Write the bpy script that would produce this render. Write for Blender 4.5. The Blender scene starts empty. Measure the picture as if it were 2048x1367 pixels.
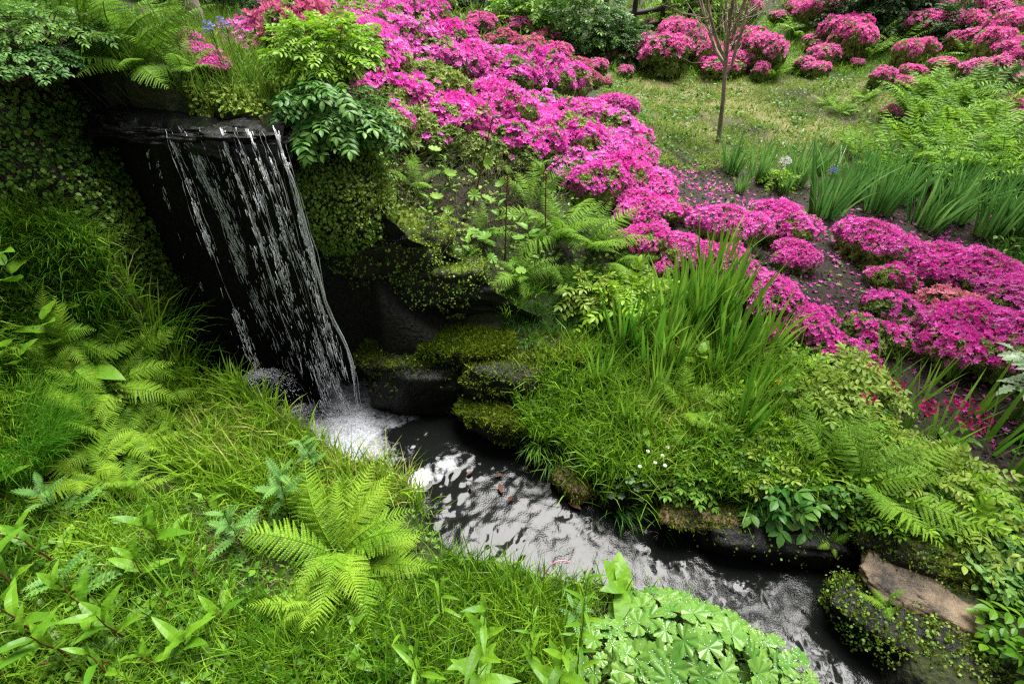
import bpy, math, random
import numpy as np
from mathutils import Matrix, Vector
rad = math.radians
rng = np.random.default_rng(7)
random.seed(7)
scn = bpy.context.scene
COL = scn.collection

# ---------------------------------------------------------------- camera, world, sun, exposure
CZ, PITCH, F = 2.5, rad(38.9), 1024.0
cam_data = bpy.data.cameras.new("camera")
cam_data.sensor_width = 36.0
cam_data.lens = 18.0
cam_data.clip_start = 0.02
cam_data.clip_end = 600.0
cam = bpy.data.objects.new("camera", cam_data)
cam.location = (0, 0, CZ)
cam.rotation_euler = (rad(90) - PITCH, 0, 0)
COL.objects.link(cam)
scn.camera = cam

SUN_EL, SUN_AZ = rad(66), rad(30)          # azimuth measured from +Y towards +X
world = bpy.data.worlds.new("World")
scn.world = world
world.use_nodes = True
wn = world.node_tree
wn.nodes.clear()
sky = wn.nodes.new("ShaderNodeTexSky")
sky.sky_type = 'NISHITA'
sky.sun_disc = False
sky.sun_elevation = SUN_EL
sky.sun_rotation = SUN_AZ
sky.air_density = 1.0
sky.dust_density = 6.0
sky.ozone_density = 1.0
hsv = wn.nodes.new("ShaderNodeHueSaturation")   # overcast: most of the blue goes
hsv.inputs['Saturation'].default_value = 0.22
bg = wn.nodes.new("ShaderNodeBackground")
bg.inputs['Strength'].default_value = 0.05
wo = wn.nodes.new("ShaderNodeOutputWorld")
wn.links.new(sky.outputs[0], hsv.inputs['Color'])
wn.links.new(hsv.outputs[0], bg.inputs['Color'])
wn.links.new(bg.outputs[0], wo.inputs['Surface'])
sun_data = bpy.data.lights.new("sun", 'SUN')
sun_data.energy = 5.0
sun_data.angle = rad(38)   # bright thin cloud round the sun
sun_data.color = (1.0, 0.975, 0.95)
sun = bpy.data.objects.new("sun", sun_data)
sd = Vector((math.sin(SUN_AZ) * math.cos(SUN_EL), math.cos(SUN_AZ) * math.cos(SUN_EL), math.sin(SUN_EL)))
sun.rotation_euler = sd.to_track_quat('Z', 'Y').to_euler()
sun.location = (4, 4, 12)
COL.objects.link(sun)
scn.view_settings.view_transform = 'Standard'
scn.view_settings.look = 'None'
scn.view_settings.exposure = 1.22
scn.view_settings.gamma = 1.0
scn.render.engine = 'CYCLES'
scn.cycles.max_bounces = 6
scn.cycles.diffuse_bounces = 1
scn.cycles.glossy_bounces = 3
scn.cycles.transmission_bounces = 3
scn.cycles.transparent_max_bounces = 6
scn.cycles.caustics_reflective = False
scn.cycles.caustics_refractive = False
scn.cycles.use_denoising = False
scn.cycles.filter_width = 1.3

# ---------------------------------------------------------------- numpy helpers
def ray(u, v):
    X, Y = (u - 1024.0) / F, (683.5 - v) / F
    return np.array([X, math.cos(PITCH) + Y * math.sin(PITCH), -math.sin(PITCH) + Y * math.cos(PITCH)])
def at_z(u, v, z):
    d = ray(u, v)
    return np.array([0, 0, CZ]) + d * ((z - CZ) / d[2])
def at_y(u, v, y):
    d = ray(u, v)
    return np.array([0, 0, CZ]) + d * (y / d[1])
def _h(i):
    return np.modf(np.abs(np.sin(i[..., 0] * 127.1 + i[..., 1] * 311.7 + i[..., 2] * 74.7) * 43758.5453))[0]
def vnoise(p):
    p = np.asarray(p, float)
    i = np.floor(p); f = p - i; f = f * f * (3 - 2 * f)
    r = 0
    for a in (0, 1):
        for b in (0, 1):
            for c in (0, 1):
                w = (f[..., 0] if a else 1 - f[..., 0]) * (f[..., 1] if b else 1 - f[..., 1]) * (f[..., 2] if c else 1 - f[..., 2])
                r = r + w * _h(i + np.array([a, b, c]))
    return r
def fbm(p, o=3):
    p = np.asarray(p, float); r = 0; a = .5; t = 0
    for k in range(o):
        r = r + a * vnoise(p * 2 ** k + 17.3 * k); t += a; a *= .5
    return r / t
def p3(x, y, s=1.0, z=0.0):
    x, y = np.broadcast_arrays(np.asarray(x, float), np.asarray(y, float))
    return np.stack([x * s, y * s, np.full(x.shape, z)], -1)
def smooth(a, b, x):
    t = np.clip((x - a) / (b - a), 0, 1)
    return t * t * (3 - 2 * t)
def unit(v):
    v = np.asarray(v, float)
    return v / np.maximum(np.linalg.norm(v, axis=-1, keepdims=True), 1e-9)
def inside(poly, x, y):
    poly = np.asarray(poly); x = np.asarray(x, float); y = np.asarray(y, float)
    r = np.zeros(x.shape, bool)
    for i in range(len(poly)):
        (x1, y1), (x2, y2) = poly[i], poly[i - 1]
        c = (y1 > y) != (y2 > y)
        with np.errstate(divide='ignore', invalid='ignore'):
            r ^= c & (x < (x2 - x1) * (y - y1) / (y2 - y1 + 1e-12) + x1)
    return r
def pdist(poly, x, y, closed=True):
    poly = np.asarray(poly); d = np.full(np.shape(x), 1e9)
    for i in range(0 if closed else 1, len(poly)):
        a, b = poly[i - 1], poly[i]
        e = b - a
        t = np.clip(((x - a[0]) * e[0] + (y - a[1]) * e[1]) / (e @ e + 1e-12), 0, 1)
        d = np.minimum(d, np.hypot(x - a[0] - t * e[0], y - a[1] - t * e[1]))
    return d
def frames(d, n):
    """k rotation matrices whose columns are x, y=d, z~n."""
    y = unit(d); x = unit(np.cross(y, n)); z = np.cross(x, y)
    return np.stack([x, y, z], -1)

# ---------------------------------------------------------------- mesh helpers
def mesh(name, V, Fq=None, Ft=None, mat=None, attrs=None, smooth_=False):
    V = np.asarray(V, np.float32).reshape(-1, 3)
    Fq = np.zeros((0, 4), np.int32) if Fq is None else np.asarray(Fq, np.int32).reshape(-1, 4)
    Ft = np.zeros((0, 3), np.int32) if Ft is None else np.asarray(Ft, np.int32).reshape(-1, 3)
    me = bpy.data.meshes.new(name)
    me.vertices.add(len(V)); me.vertices.foreach_set('co', V.ravel())
    nl = Fq.size + Ft.size
    me.loops.add(nl); me.loops.foreach_set('vertex_index', np.concatenate([Fq.ravel(), Ft.ravel()]))
    me.polygons.add(len(Fq) + len(Ft))
    me.polygons.foreach_set('loop_start', np.concatenate([np.arange(len(Fq)) * 4, Fq.size + np.arange(len(Ft)) * 3]).astype(np.int32))
    me.polygons.foreach_set('use_smooth', np.full(len(Fq) + len(Ft), bool(smooth_)))
    for k, a in (attrs or {}).items():
        at = me.attributes.new(k, 'FLOAT', 'POINT'); at.data.foreach_set('value', np.asarray(a, np.float32).ravel())
    if mat: me.materials.append(mat)
    me.update(calc_edges=True)
    return me
def link(name, me, parent=None, loc=None, rot=None, scale=None):
    o = bpy.data.objects.new(name, me); COL.objects.link(o)
    if loc is not None: o.location = loc
    if rot is not None: o.rotation_euler = rot
    if scale is not None: o.scale = (scale,) * 3 if np.isscalar(scale) else scale
    if parent is not None: o.parent = parent
    return o
def tag(o, label=None, cat=None, group=None, kind=None):
    if label: o['label'] = label
    if cat: o['category'] = cat
    if group: o['group'] = group
    if kind: o['kind'] = kind
    return o
def empty(name, loc=(0, 0, 0), rz=0.0, s=1.0):
    o = link(name, None, loc=loc, rot=(0, 0, rz), scale=s); o.empty_display_size = .1
    return o
class MB:
    """gathers pieces into one mesh"""
    def __init__(s): s.V, s.Q, s.T, s.A, s.n = [], [], [], [], 0
    def add(s, V, Q=None, T=None, a=None):
        V = np.asarray(V, float).reshape(-1, 3)
        if Q is not None and len(Q): s.Q.append(np.asarray(Q).reshape(-1, 4) + s.n)
        if T is not None and len(T): s.T.append(np.asarray(T).reshape(-1, 3) + s.n)
        s.A.append(np.full(len(V), 0.0) if a is None else np.broadcast_to(a, (len(V),)))
        s.V.append(V); s.n += len(V); return s
    def scatter(s, tpl, pos, R, S, a=None):
        """copies of a template (V, Q, T) at pos with rotations R and sizes S"""
        V, Q, T = tpl; k = len(pos)
        if k == 0: return s
        S = np.asarray(S, float)
        S = np.broadcast_to(S.reshape(-1, 1) if S.ndim < 2 else S, (k, 3))
        W = np.einsum('kij,knj->kni', R, V[None] * S[:, None, :]) + np.asarray(pos)[:, None, :]
        off = (np.arange(k) * len(V))[:, None, None]
        s.add(W.reshape(-1, 3), None if Q is None or not len(Q) else (Q[None] + off).reshape(-1, 4),
              None if T is None or not len(T) else (T[None] + off).reshape(-1, 3),
              None if a is None else np.repeat(np.broadcast_to(a, (k,)), len(V)))
        return s
    def data(s):
        return (np.concatenate(s.V), np.concatenate(s.Q) if s.Q else np.zeros((0, 4), int), np.concatenate(s.T) if s.T else np.zeros((0, 3), int))
    def build(s, name, mat=None, sm=False, attr=None):
        V, Q, T = s.data()
        return mesh(name, V, Q, T, mat, {attr: np.concatenate(s.A)} if attr else None, sm)
def tube(pts, r, n=5):
    pts = np.asarray(pts, float); k = len(pts)
    r = np.broadcast_to(np.asarray(r, float), (k,))
    t = unit(np.gradient(pts, axis=0))
    ref = np.where(np.abs(t[:, 2:3]) > .9, [[1., 0, 0]], [[0, 0, 1.]])
    a = unit(np.cross(t, ref)); b = np.cross(t, a)
    th = np.arange(n) * 2 * math.pi / n
    V = pts[:, None] + r[:, None, None] * (np.cos(th)[None, :, None] * a[:, None] + np.sin(th)[None, :, None] * b[:, None])
    i = np.arange(k - 1)[:, None] * n; j = np.arange(n)[None]; j2 = (j + 1) % n
    Q = np.stack([i + j, i + j2, i + n + j2, i + n + j], -1).reshape(-1, 4)
    return V.reshape(-1, 3), Q, None
def grid_faces(nu, nv, wrap=False):
    i = np.arange(nu - 1)[:, None]; j = np.arange(nv if wrap else nv - 1)[None]; j2 = (j + 1) % nv
    return np.stack([i * nv + j, (i + 1) * nv + j, (i + 1) * nv + j2, i * nv + j2], -1).reshape(-1, 4)
def blades(pos, head, h, w, lean, curl, nseg=4, taper=.9, flat=None):
    """strap leaves: arrays of k blades; heading, height, width, lean from upright and curl along the length (radians)"""
    pos = np.asarray(pos, float); k = len(pos)
    head, h, w, lean, curl = [np.broadcast_to(np.asarray(q, float), (k,)) for q in (head, h, w, lean, curl)]
    s = np.linspace(0, 1, nseg + 1)
    ang = lean[:, None] + curl[:, None] * s[None] ** 1.5
    ds = h[:, None] / nseg
    am = (ang[:, 1:] + ang[:, :-1]) / 2
    r = np.concatenate([np.zeros((k, 1)), np.cumsum(np.sin(am) * ds, 1)], 1)
    z = np.concatenate([np.zeros((k, 1)), np.cumsum(np.cos(am) * ds, 1)], 1)
    c = pos[:, None] + np.stack([r * np.cos(head)[:, None], r * np.sin(head)[:, None], z], -1)
    side = head + math.pi / 2 + (0 if flat is None else flat)
    sv = np.stack([np.cos(side), np.sin(side), np.zeros(k)], -1)
    ww = w[:, None] * (1 - s ** 2.2 * taper)[None] * .5
    V = np.stack([c - sv[:, None] * ww[..., None], c + sv[:, None] * ww[..., None]], 2)   # k, nseg+1, 2, 3
    off = (np.arange(k) * 2 * (nseg + 1))[:, None]; i = np.arange(nseg)[None] * 2
    Q = np.stack([off + i, off + i + 1, off + i + 3, off + i + 2], -1).reshape(-1, 4)
    return V.reshape(-1, 3), Q, None

# ---------------------------------------------------------------- leaf templates (base at origin, along +Y, face +Z)
def leaf_tpl(w=.4, rows=5, fold=.12, droop=.25, wave=0., shape=1.0, serr=0.):
    s = np.linspace(0, 1, rows)
    prof = np.sin(np.pi * s ** shape) ** .8 * w * .5
    prof[0] = w * .04; prof[-1] = 0.002
    if serr: prof[1:-1] *= 1 + serr * np.where(np.arange(rows - 2) % 2, 1, -1)
    zc = -droop * s ** 2
    yy = s * (1 - .15 * droop * s)
    ph = np.sin(s * 17.0) * wave
    V = np.stack([np.stack([-prof, yy, zc + prof * fold * 2 + ph * prof * 4], -1), np.stack([0 * s, yy, zc], -1), np.stack([prof, yy, zc + prof * fold * 2 - ph * prof * 4], -1)], 1)
    i = np.arange(rows - 1)[:, None] * 3; j = np.arange(2)[None]
    Q = np.stack([i + j, i + j + 1, i + j + 4, i + j + 3], -1).reshape(-1, 4)
    return V.reshape(-1, 3), Q, None
LEAF_DIAMOND = (np.array([[0, 0, 0], [-.22, .45, .05], [0, 1, -.08], [.22, .45, .05], ]), np.array([[0, 3, 2, 1]]), None)
def lobed_tpl(lobes=7, depth=.16, teeth=.05, cup=.25, notch=.5, seg=6):
    n = lobes * seg
    th = np.linspace(-math.pi * (1 - notch * .12), math.pi * (1 - notch * .12), n + 1)
    ph = np.linspace(0, lobes, n + 1) % 1.0
    r = 1 - depth * np.abs(np.cos(np.pi * (ph))) ** 1.5 - teeth * (np.arange(n + 1) % 2)
    x, y = np.sin(th), np.cos(th)
    pl = np.cos(np.pi * 2 * np.linspace(0, lobes, n + 1))
    V = [np.array([[0, 0, -.02]])]
    for f in (.33, .7, 1.0):
        V.append(np.stack([x * r * f, y * r * f, cup * f * f * .6 - .05 * pl * f - (.1 * f ** 3)], -1))
    V = np.concatenate(V) * .5
    V[:, 1] += .1
    T = np.stack([np.zeros(n, int), 2 + np.arange(n), 1 + np.arange(n)], -1)
    Q = []
    for k in range(2):
        a = 1 + k * (n + 1) + np.arange(n)
        Q.append(np.stack([a, a + 1, a + n + 2, a + n + 1], -1))
    return V, np.concatenate(Q), T
def join_tpl(parts):
    b = MB()
    for p in parts: b.add(*p)
    return b.data()
def xf(tpl, pos, d, n, s):
    b = MB(); b.scatter(tpl, np.array([pos], float), frames(np.array([d], float), np.array([n], float)), np.array([s], float))
    return b.data()
def compound_tpl(pairs=4, lf=None, ll=.3, spread=1.0, droop=.35):
    lf = lf or leaf_tpl(.46, 4, .1, .2)
    b = MB()
    for i in range(pairs):
        s = .25 + .6 * i / max(1, pairs - 1)
        z = -droop * s * s
        for sg in (-1, 1):
            b.add(*xf(lf, (0, s, z), (sg * spread, .55, -.15), (0, .1, 1), ll * (1 - .25 * abs(s - .5))))
    b.add(*xf(lf, (0, .88, -droop * .78), (0, 1, -.4), (0, .3, 1), ll))
    s = np.linspace(0, 1, 4)
    b.add(*tube(np.stack([0 * s, s * .9, -droop * s * s], -1), .008, 3))
    return b.data()
def flower_tpl(np_=5, open_=.35):
    b = []
    V, T = [[0, 0, -.1]], []
    for i in range(np_):
        a = 2 * math.pi * i / np_
        for da, r, z in ((-.52, .33, open_ * .35), (-.28, .5, open_ * .62), (0.0, .56, open_ * .55), (.28, .5, open_ * .62), (.52, .33, open_ * .35)):
            V.append([r * math.cos(a + da), r * math.sin(a + da), z])
        q = 1 + 5 * i
        T += [[0, q, q + 1], [0, q + 1, q + 2], [0, q + 2, q + 3], [0, q + 3, q + 4]]
    return np.array(V, float), None, np.array(T)

# ---------------------------------------------------------------- materials
def _mat(name):
    m = bpy.data.materials.new(name); m.use_nodes = True
    nt = m.node_tree; nt.nodes.clear()
    out = nt.nodes.new("ShaderNodeOutputMaterial")
    return m, nt, out
def leaf_mat(name, c1, c2, trans=.35, rough=.45, spec=.4, c3=None, scale=3.0, tcol=None):
    """two-tone foliage: each leaf and each plant differs a little, light passes through"""
    m, nt, out = _mat(name); L = nt.links.new; N = nt.nodes.new
    geo, oi, tc = N("ShaderNodeNewGeometry"), N("ShaderNodeObjectInfo"), N("ShaderNodeTexCoord")
    nz = N("ShaderNodeTexNoise"); nz.inputs['Scale'].default_value = scale; nz.inputs['Detail'].default_value = 2
    L(tc.outputs['Object'], nz.inputs['Vector'])
    a1 = N("ShaderNodeMath"); a1.operation = 'MULTIPLY_ADD'; a1.inputs[1].default_value = .55; L(geo.outputs['Random Per Island'], a1.inputs[0])
    a2 = N("ShaderNodeMath"); a2.operation = 'MULTIPLY_ADD'; a2.inputs[1].default_value = .9; a2.inputs[2].default_value = -.4; L(nz.outputs['Fac'], a2.inputs[0])
    L(a2.outputs[0], a1.inputs[2])
    a3 = N("ShaderNodeMath"); a3.operation = 'MULTIPLY_ADD'; a3.inputs[1].default_value = .35; L(oi.outputs['Random'], a3.inputs[0]); L(a1.outputs[0], a3.inputs[2])
    cr = N("ShaderNodeValToRGB"); cr.color_ramp.elements[0].color = (*c1, 1); cr.color_ramp.elements[1].color = (*c2, 1)
    cr.color_ramp.elements[0].position = .15; cr.color_ramp.elements[1].position = .85
    if c3:
        e = cr.color_ramp.elements.new(.97); e.color = (*c3, 1)
    L(a3.outputs[0], cr.inputs[0])
    p = N("ShaderNodeBsdfPrincipled"); p.inputs['Roughness'].default_value = rough; p.inputs['Specular IOR Level'].default_value = spec * .6
    L(cr.outputs[0], p.inputs['Base Color'])
    tr = N("ShaderNodeBsdfTranslucent")
    if tcol:
        mx = N("ShaderNodeMix"); mx.data_type = 'RGBA'; mx.blend_type = 'MULTIPLY'; mx.inputs[0].default_value = 1
        L(cr.outputs[0], mx.inputs[6]); mx.inputs[7].default_value = (*tcol, 1); L(mx.outputs[2], tr.inputs['Color'])
    else: L(cr.outputs[0], tr.inputs['Color'])
    ms = N("ShaderNodeMixShader"); ms.inputs[0].default_value = trans
    L(p.outputs[0], ms.inputs[1]); L(tr.outputs[0], ms.inputs[2]); L(ms.outputs[0], out.inputs['Surface'])
    return m
def rock_mat(name, c1, c2, moss=None, moss_amt=0., rough=.6, scale=6., bump=.6, wet=0., streak=(1, 1, 1), attr=None):
    m, nt, out = _mat(name); L = nt.links.new; N = nt.nodes.new
    tc, geo = N("ShaderNodeTexCoord"), N("ShaderNodeNewGeometry")
    mp = N("ShaderNodeMapping"); mp.inputs['Scale'].default_value = streak; L(tc.outputs['Object'], mp.inputs['Vector'])
    n1 = N("ShaderNodeTexNoise"); n1.inputs['Scale'].default_value = scale; n1.inputs['Detail'].default_value = 8; n1.inputs['Roughness'].default_value = .65
    L(mp.outputs[0], n1.inputs['Vector'])
    cr = N("ShaderNodeValToRGB"); cr.color_ramp.elements[0].color = (*c1, 1); cr.color_ramp.elements[1].color = (*c2, 1)
    cr.color_ramp.elements[0].position = .35; cr.color_ramp.elements[1].position = .65
    L(n1.outputs['Fac'], cr.inputs[0])
    p = N("ShaderNodeBsdfPrincipled"); p.inputs['Roughness'].default_value = rough; p.inputs['Specular IOR Level'].default_value = .22
    col = cr.outputs[0]
    if moss:
        n2 = N("ShaderNodeTexNoise"); n2.inputs['Scale'].default_value = 5; n2.inputs['Detail'].default_value = 6; L(tc.outputs['Object'], n2.inputs['Vector'])
        sx = N("ShaderNodeSeparateXYZ"); L(geo.outputs['Normal'], sx.inputs[0])
        ma = N("ShaderNodeMath"); ma.operation = 'MULTIPLY_ADD'; ma.inputs[1].default_value = .5; ma.inputs[2].default_value = moss_amt - .5
        L(sx.outputs['Z'], ma.inputs[0])
        mb = N("ShaderNodeMath"); mb.operation = 'ADD'; L(ma.outputs[0], mb.inputs[0]); L(n2.outputs['Fac'], mb.inputs[1])
        mc = N("ShaderNodeMapRange"); mc.inputs[1].default_value = .5; mc.inputs[2].default_value = .62; L(mb.outputs[0], mc.inputs[0])
        n3 = N("ShaderNodeTexNoise"); n3.inputs['Scale'].default_value = 60; L(tc.outputs['Object'], n3.inputs['Vector'])
        c3 = N("ShaderNodeMix"); c3.data_type = 'RGBA'; L(n3.outputs['Fac'], c3.inputs[0]); c3.inputs[6].default_value = (*[q * .4 for q in moss], 1); c3.inputs[7].default_value = (*[q * 1.5 for q in moss], 1)
        mx = N("ShaderNodeMix"); mx.data_type = 'RGBA'; L(mc.outputs[0], mx.inputs[0]); L(col, mx.inputs[6]); L(c3.outputs[2], mx.inputs[7])
        col = mx.outputs[2]
        rr = N("ShaderNodeMapRange"); rr.inputs[3].default_value = rough; rr.inputs[4].default_value = .9; L(mc.outputs[0], rr.inputs[0]); L(rr.outputs[0], p.inputs['Roughness'])
    L(col, p.inputs['Base Color'])
    bp = N("ShaderNodeBump"); bp.inputs['Strength'].default_value = bump; bp.inputs['Distance'].default_value = .03; L(n1.outputs['Fac'], bp.inputs['Height']); L(bp.outputs[0], p.inputs['Normal'])
    L(p.outputs[0], out.inputs['Surface'])
    return m
def plain_mat(name, c, rough=.6, spec=.4, var=.25, scale=20., bump=0.):
    m, nt, out = _mat(name); L = nt.links.new; N = nt.nodes.new
    tc = N("ShaderNodeTexCoord"); nz = N("ShaderNodeTexNoise"); nz.inputs['Scale'].default_value = scale; nz.inputs['Detail'].default_value = 4
    L(tc.outputs['Object'], nz.inputs['Vector'])
    mx = N("ShaderNodeMix"); mx.data_type = 'RGBA'; L(nz.outputs['Fac'], mx.inputs[0])
    mx.inputs[6].default_value = (*[q * (1 - var * 1.6) for q in c], 1); mx.inputs[7].default_value = (*[min(1, q * (1 + var * 1.6)) for q in c], 1)
    p = N("ShaderNodeBsdfPrincipled"); p.inputs['Roughness'].default_value = rough; p.inputs['Specular IOR Level'].default_value = spec
    L(mx.outputs[2], p.inputs['Base Color'])
    if bump:
        bp = N("ShaderNodeBump"); bp.inputs['Strength'].default_value = bump; bp.inputs['Distance'].default_value = .02; L(nz.outputs['Fac'], bp.inputs['Height']); L(bp.outputs[0], p.inputs['Normal'])
    L(p.outputs[0], out.inputs['Surface'])
    return m
M = {}
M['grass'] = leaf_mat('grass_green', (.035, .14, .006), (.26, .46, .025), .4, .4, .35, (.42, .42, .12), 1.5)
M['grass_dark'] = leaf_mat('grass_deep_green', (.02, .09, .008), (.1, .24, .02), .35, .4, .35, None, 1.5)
M['grass_fine'] = leaf_mat('grass_fine_green', (.05, .2, .012), (.17, .36, .025), .4, .4, .3, None, 2)
M['lawn'] = leaf_mat('lawn_green', (.12, .22, .025), (.32, .43, .075), .3, .6, .2, (.42, .36, .16), 1.2)
M['fern'] = leaf_mat('fern_green', (.09, .25, .012), (.32, .49, .035), .42, .42, .35, None, 2)
M['fern_mid'] = leaf_mat('fern_mid_green', (.08, .21, .012), (.24, .42, .035), .4, .45, .35, None, 2)
M['fern_far'] = leaf_mat('fern_far_green', (.05, .17, .01), (.24, .42, .03), .4, .5, .3, None, 2)
M['iris'] = leaf_mat('iris_leaf', (.09, .28, .02), (.3, .5, .06), .35, .35, .45, None, 3)
M['iris_blue'] = leaf_mat('iris_blue_leaf', (.07, .22, .04), (.23, .43, .1), .3, .4, .45, None, 3)
M['shrub_yellow'] = leaf_mat('shrub_yellow_leaf', (.13, .25, .02), (.35, .46, .07), .4, .4, .5, None, 2)
M['shrub_green'] = leaf_mat('shrub_green_leaf', (.035, .14, .02), (.16, .31, .055), .3, .4, .4, None, 2)
M['shrub_lime'] = leaf_mat('shrub_lime_leaf', (.1, .26, .01), (.3, .5, .03), .4, .4, .45, None, 2)
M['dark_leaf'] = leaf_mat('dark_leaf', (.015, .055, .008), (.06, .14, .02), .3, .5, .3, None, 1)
M['azalea_leaf'] = leaf_mat('azalea_leaf', (.03, .075, .01), (.32, .42, .09), .3, .5, .3, None, 6)
M['dock'] = leaf_mat('dock_leaf', (.06, .19, .01), (.2, .39, .022), .42, .38, .5, None, 2)
M['mantle'] = leaf_mat('mantle_leaf', (.08, .22, .03), (.25, .42, .075), .3, .3, .6, None, 2)
M['pale_leaf'] = leaf_mat('pale_leaf', (.2, .34, .16), (.4, .52, .3), .25, .3, .6, None, 2)
M['umbrella'] = leaf_mat('umbrella_leaf', (.12, .28, .03), (.3, .46, .06), .4, .4, .4, None, 2)
M['thistle'] = leaf_mat('thistle_leaf', (.04, .14, .02), (.14, .29, .06), .3, .45, .4, None, 2)
M['moss'] = leaf_mat('moss_green', (.06, .11, .006), (.2, .26, .02), .25, .8, .1, None, 6)
M['mat_leaf'] = leaf_mat('creeping_leaf', (.06, .16, .015), (.3, .43, .07), .3, .45, .45, None, 3)
M['clover'] = leaf_mat('clover_leaf', (.05, .15, .012), (.16, .32, .03), .35, .4, .4, None, 2)
M['magenta'] = leaf_mat('magenta_petal', (.78, .04, .42), (.97, .26, .72), .35, .5, .2, None, 4)
M['violet'] = leaf_mat('violet_pink_petal', (.78, .06, .48), (.96, .28, .74), .35, .5, .2, None, 4)
M['rose'] = leaf_mat('rose_petal', (.8, .09, .4), (.95, .32, .62), .35, .5, .2, None, 4)
M['salmon'] = leaf_mat('salmon_petal', (.8, .18, .32), (.95, .45, .5), .35, .5, .2, None, 4)
M['dusk'] = leaf_mat('faded_rose_petal', (.55, .08, .22), (.75, .24, .36), .3, .6, .2, None, 4)
M['crimson'] = leaf_mat('crimson_petal', (.45, .008, .12), (.65, .02, .25), .3, .5, .2, None, 4)
M['white_petal'] = leaf_mat('white_petal', (.7, .72, .68), (.85, .85, .82), .3, .5, .2)
M['blue_petal'] = leaf_mat('blue_petal', (.2, .22, .6), (.4, .42, .8), .3, .5, .2)
M['yellow_petal'] = leaf_mat('yellow_petal', (.8, .6, .02), (.85, .7, .05), .3, .5, .2)
M['dead_leaf'] = leaf_mat('dead_leaf', (.045, .018, .01), (.13, .055, .03), .2, .45, .5, None, 8)
M['straw'] = leaf_mat('dry_straw', (.25, .2, .08), (.5, .42, .2), .25, .6, .2)
M['stem'] = plain_mat('green_stem', (.12, .2, .03), .5)
M['stem_red'] = plain_mat('red_stem', (.12, .045, .02), .5)
M['twig'] = plain_mat('brown_twig', (.06, .04, .025), .8)
M['bark'] = rock_mat('bark', (.2, .16, .12), (.5, .42, .32), None, 0, .85, 14, .8, 0, (1, 1, .25))
M['wood_rail'] = plain_mat('weathered_rail', (.03, .028, .025), .8)
M['cliff'] = rock_mat('wet_black_rock', (.002, .002, .002), (.01, .01, .008), (.03, .06, .008), -.12, .4, 7, 1.0)
M['moss_rock'] = rock_mat('mossy_rock', (.005, .0045, .0035), (.028, .023, .016), (.09, .13, .01), .1, .6, 7, .8)
M['slab'] = rock_mat('brown_slab', (.018, .014, .01), (.24, .175, .11), (.07, .1, .01), -.18, .3, 6, 1.0, 0, (1, 1.2, 1))
M['bank_rock'] = rock_mat('bank_rock', (.03, .02, .014), (.22, .14, .085), (.1, .13, .012), -.05, .6, 11, 1.0)

# ---------------------------------------------------------------- the lie of the land
CTRL = [at_z(u, v, z) for u, v, z in [
    (0, 1367, .5), (300, 1340, .45), (600, 1340, .42), (900, 1340, .36), (1150, 1330, .3), (1400, 1340, .22), (1600, 1367, .12),
    (400, 1150, .42), (200, 1150, .47), (0, 1150, .55), (600, 1000, .28), (820, 1130, .2), (500, 900, .25), (600, 1200, .35), (1000, 1200, .2),
    (0, 950, .65), (200, 950, .45), (100, 800, .7), (300, 750, .5), (0, 650, 1.05), (200, 600, 1.0), (330, 620, .8), (0, 500, 1.3), (150, 450, 1.4),
    (400, 700, .5), (250, 520, 1.1), (180, 420, 1.35), (420, 790, .28),
    (190, 225, 1.8), (350, 225, 1.8), (540, 235, 1.76), (300, 100, 1.93), (400, 200, 1.82), (0, 60, 2.1), (390, 50, 1.92), (640, 230, 1.62), (600, 120, 1.72), (150, 150, 1.95),
    (600, 30, 1.6), (850, 120, 1.25), (1000, 230, .98), (1200, 290, .72), (1300, 370, .6), (1440, 540, .52), (1600, 660, .42), (1900, 720, .33), (760, 230, 1.3), (700, 340, 1.35),
    (780, 440, 1.08), (900, 520, .88), (1000, 600, .68), (900, 640, .52), (900, 695, .48), (1100, 650, .5), (1200, 700, .42), (1300, 850, .28), (1100, 850, .2), (1200, 950, .16), (1050, 760, .32),
    (1000, 440, .85), (1150, 480, .72), (1250, 600, .52), (1100, 560, .66),
    (1500, 900, .33), (1500, 1000, .26), (1700, 800, .38), (1950, 850, .33), (1900, 1050, .28), (2040, 1300, .22), (1700, 1000, .3),
    (1437, 283, .32), (1300, 200, .42), (1250, 150, .55), (1650, 430, .28), (1900, 330, .42), (2000, 150, .9), (1650, 100, .8), (1350, 130, .62), (1990, 60, 1.25), (1650, 260, .38),
    (1050, 130, .95), (1850, 20, 1.3), (1300, 20, 1.15), (1900, 480, .25), (1420, 360, .36), (1800, 560, .28),
]] + [np.array(q, float) for q in [(-8, 12, 2.4), (0, 15, 1.5), (6, 15, 2.2), (12, 9, 2.6), (-9, 3, 2.9), (-6, 0, 1.5), (9, 1, .8), (0, -6, .8), (22, 30, 8), (-22, 30, 7), (0, 32, 4.5),
      (0, 70, 12), (40, 0, 6), (-40, 0, 7), (0, -40, 3), (1.2, -.6, .25), (-1.5, -.5, .5), (3.5, .2, .4), (-60, 70, 18), (60, 70, 18)]]
CTRL = np.array(CTRL)
def _k(a, b): return np.hypot(a[:, None, 0] - b[None, :, 0], a[:, None, 1] - b[None, :, 1])
_A = np.zeros((len(CTRL) + 3,) * 2); n_ = len(CTRL)
_A[:n_, :n_] = _k(CTRL, CTRL) + np.eye(n_) * -.02
_A[:n_, n_:] = np.column_stack([np.ones(n_), CTRL[:, :2]]); _A[n_:, :n_] = _A[:n_, n_:].T
_W = np.linalg.solve(_A, np.concatenate([CTRL[:, 2], np.zeros(3)]))
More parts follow.
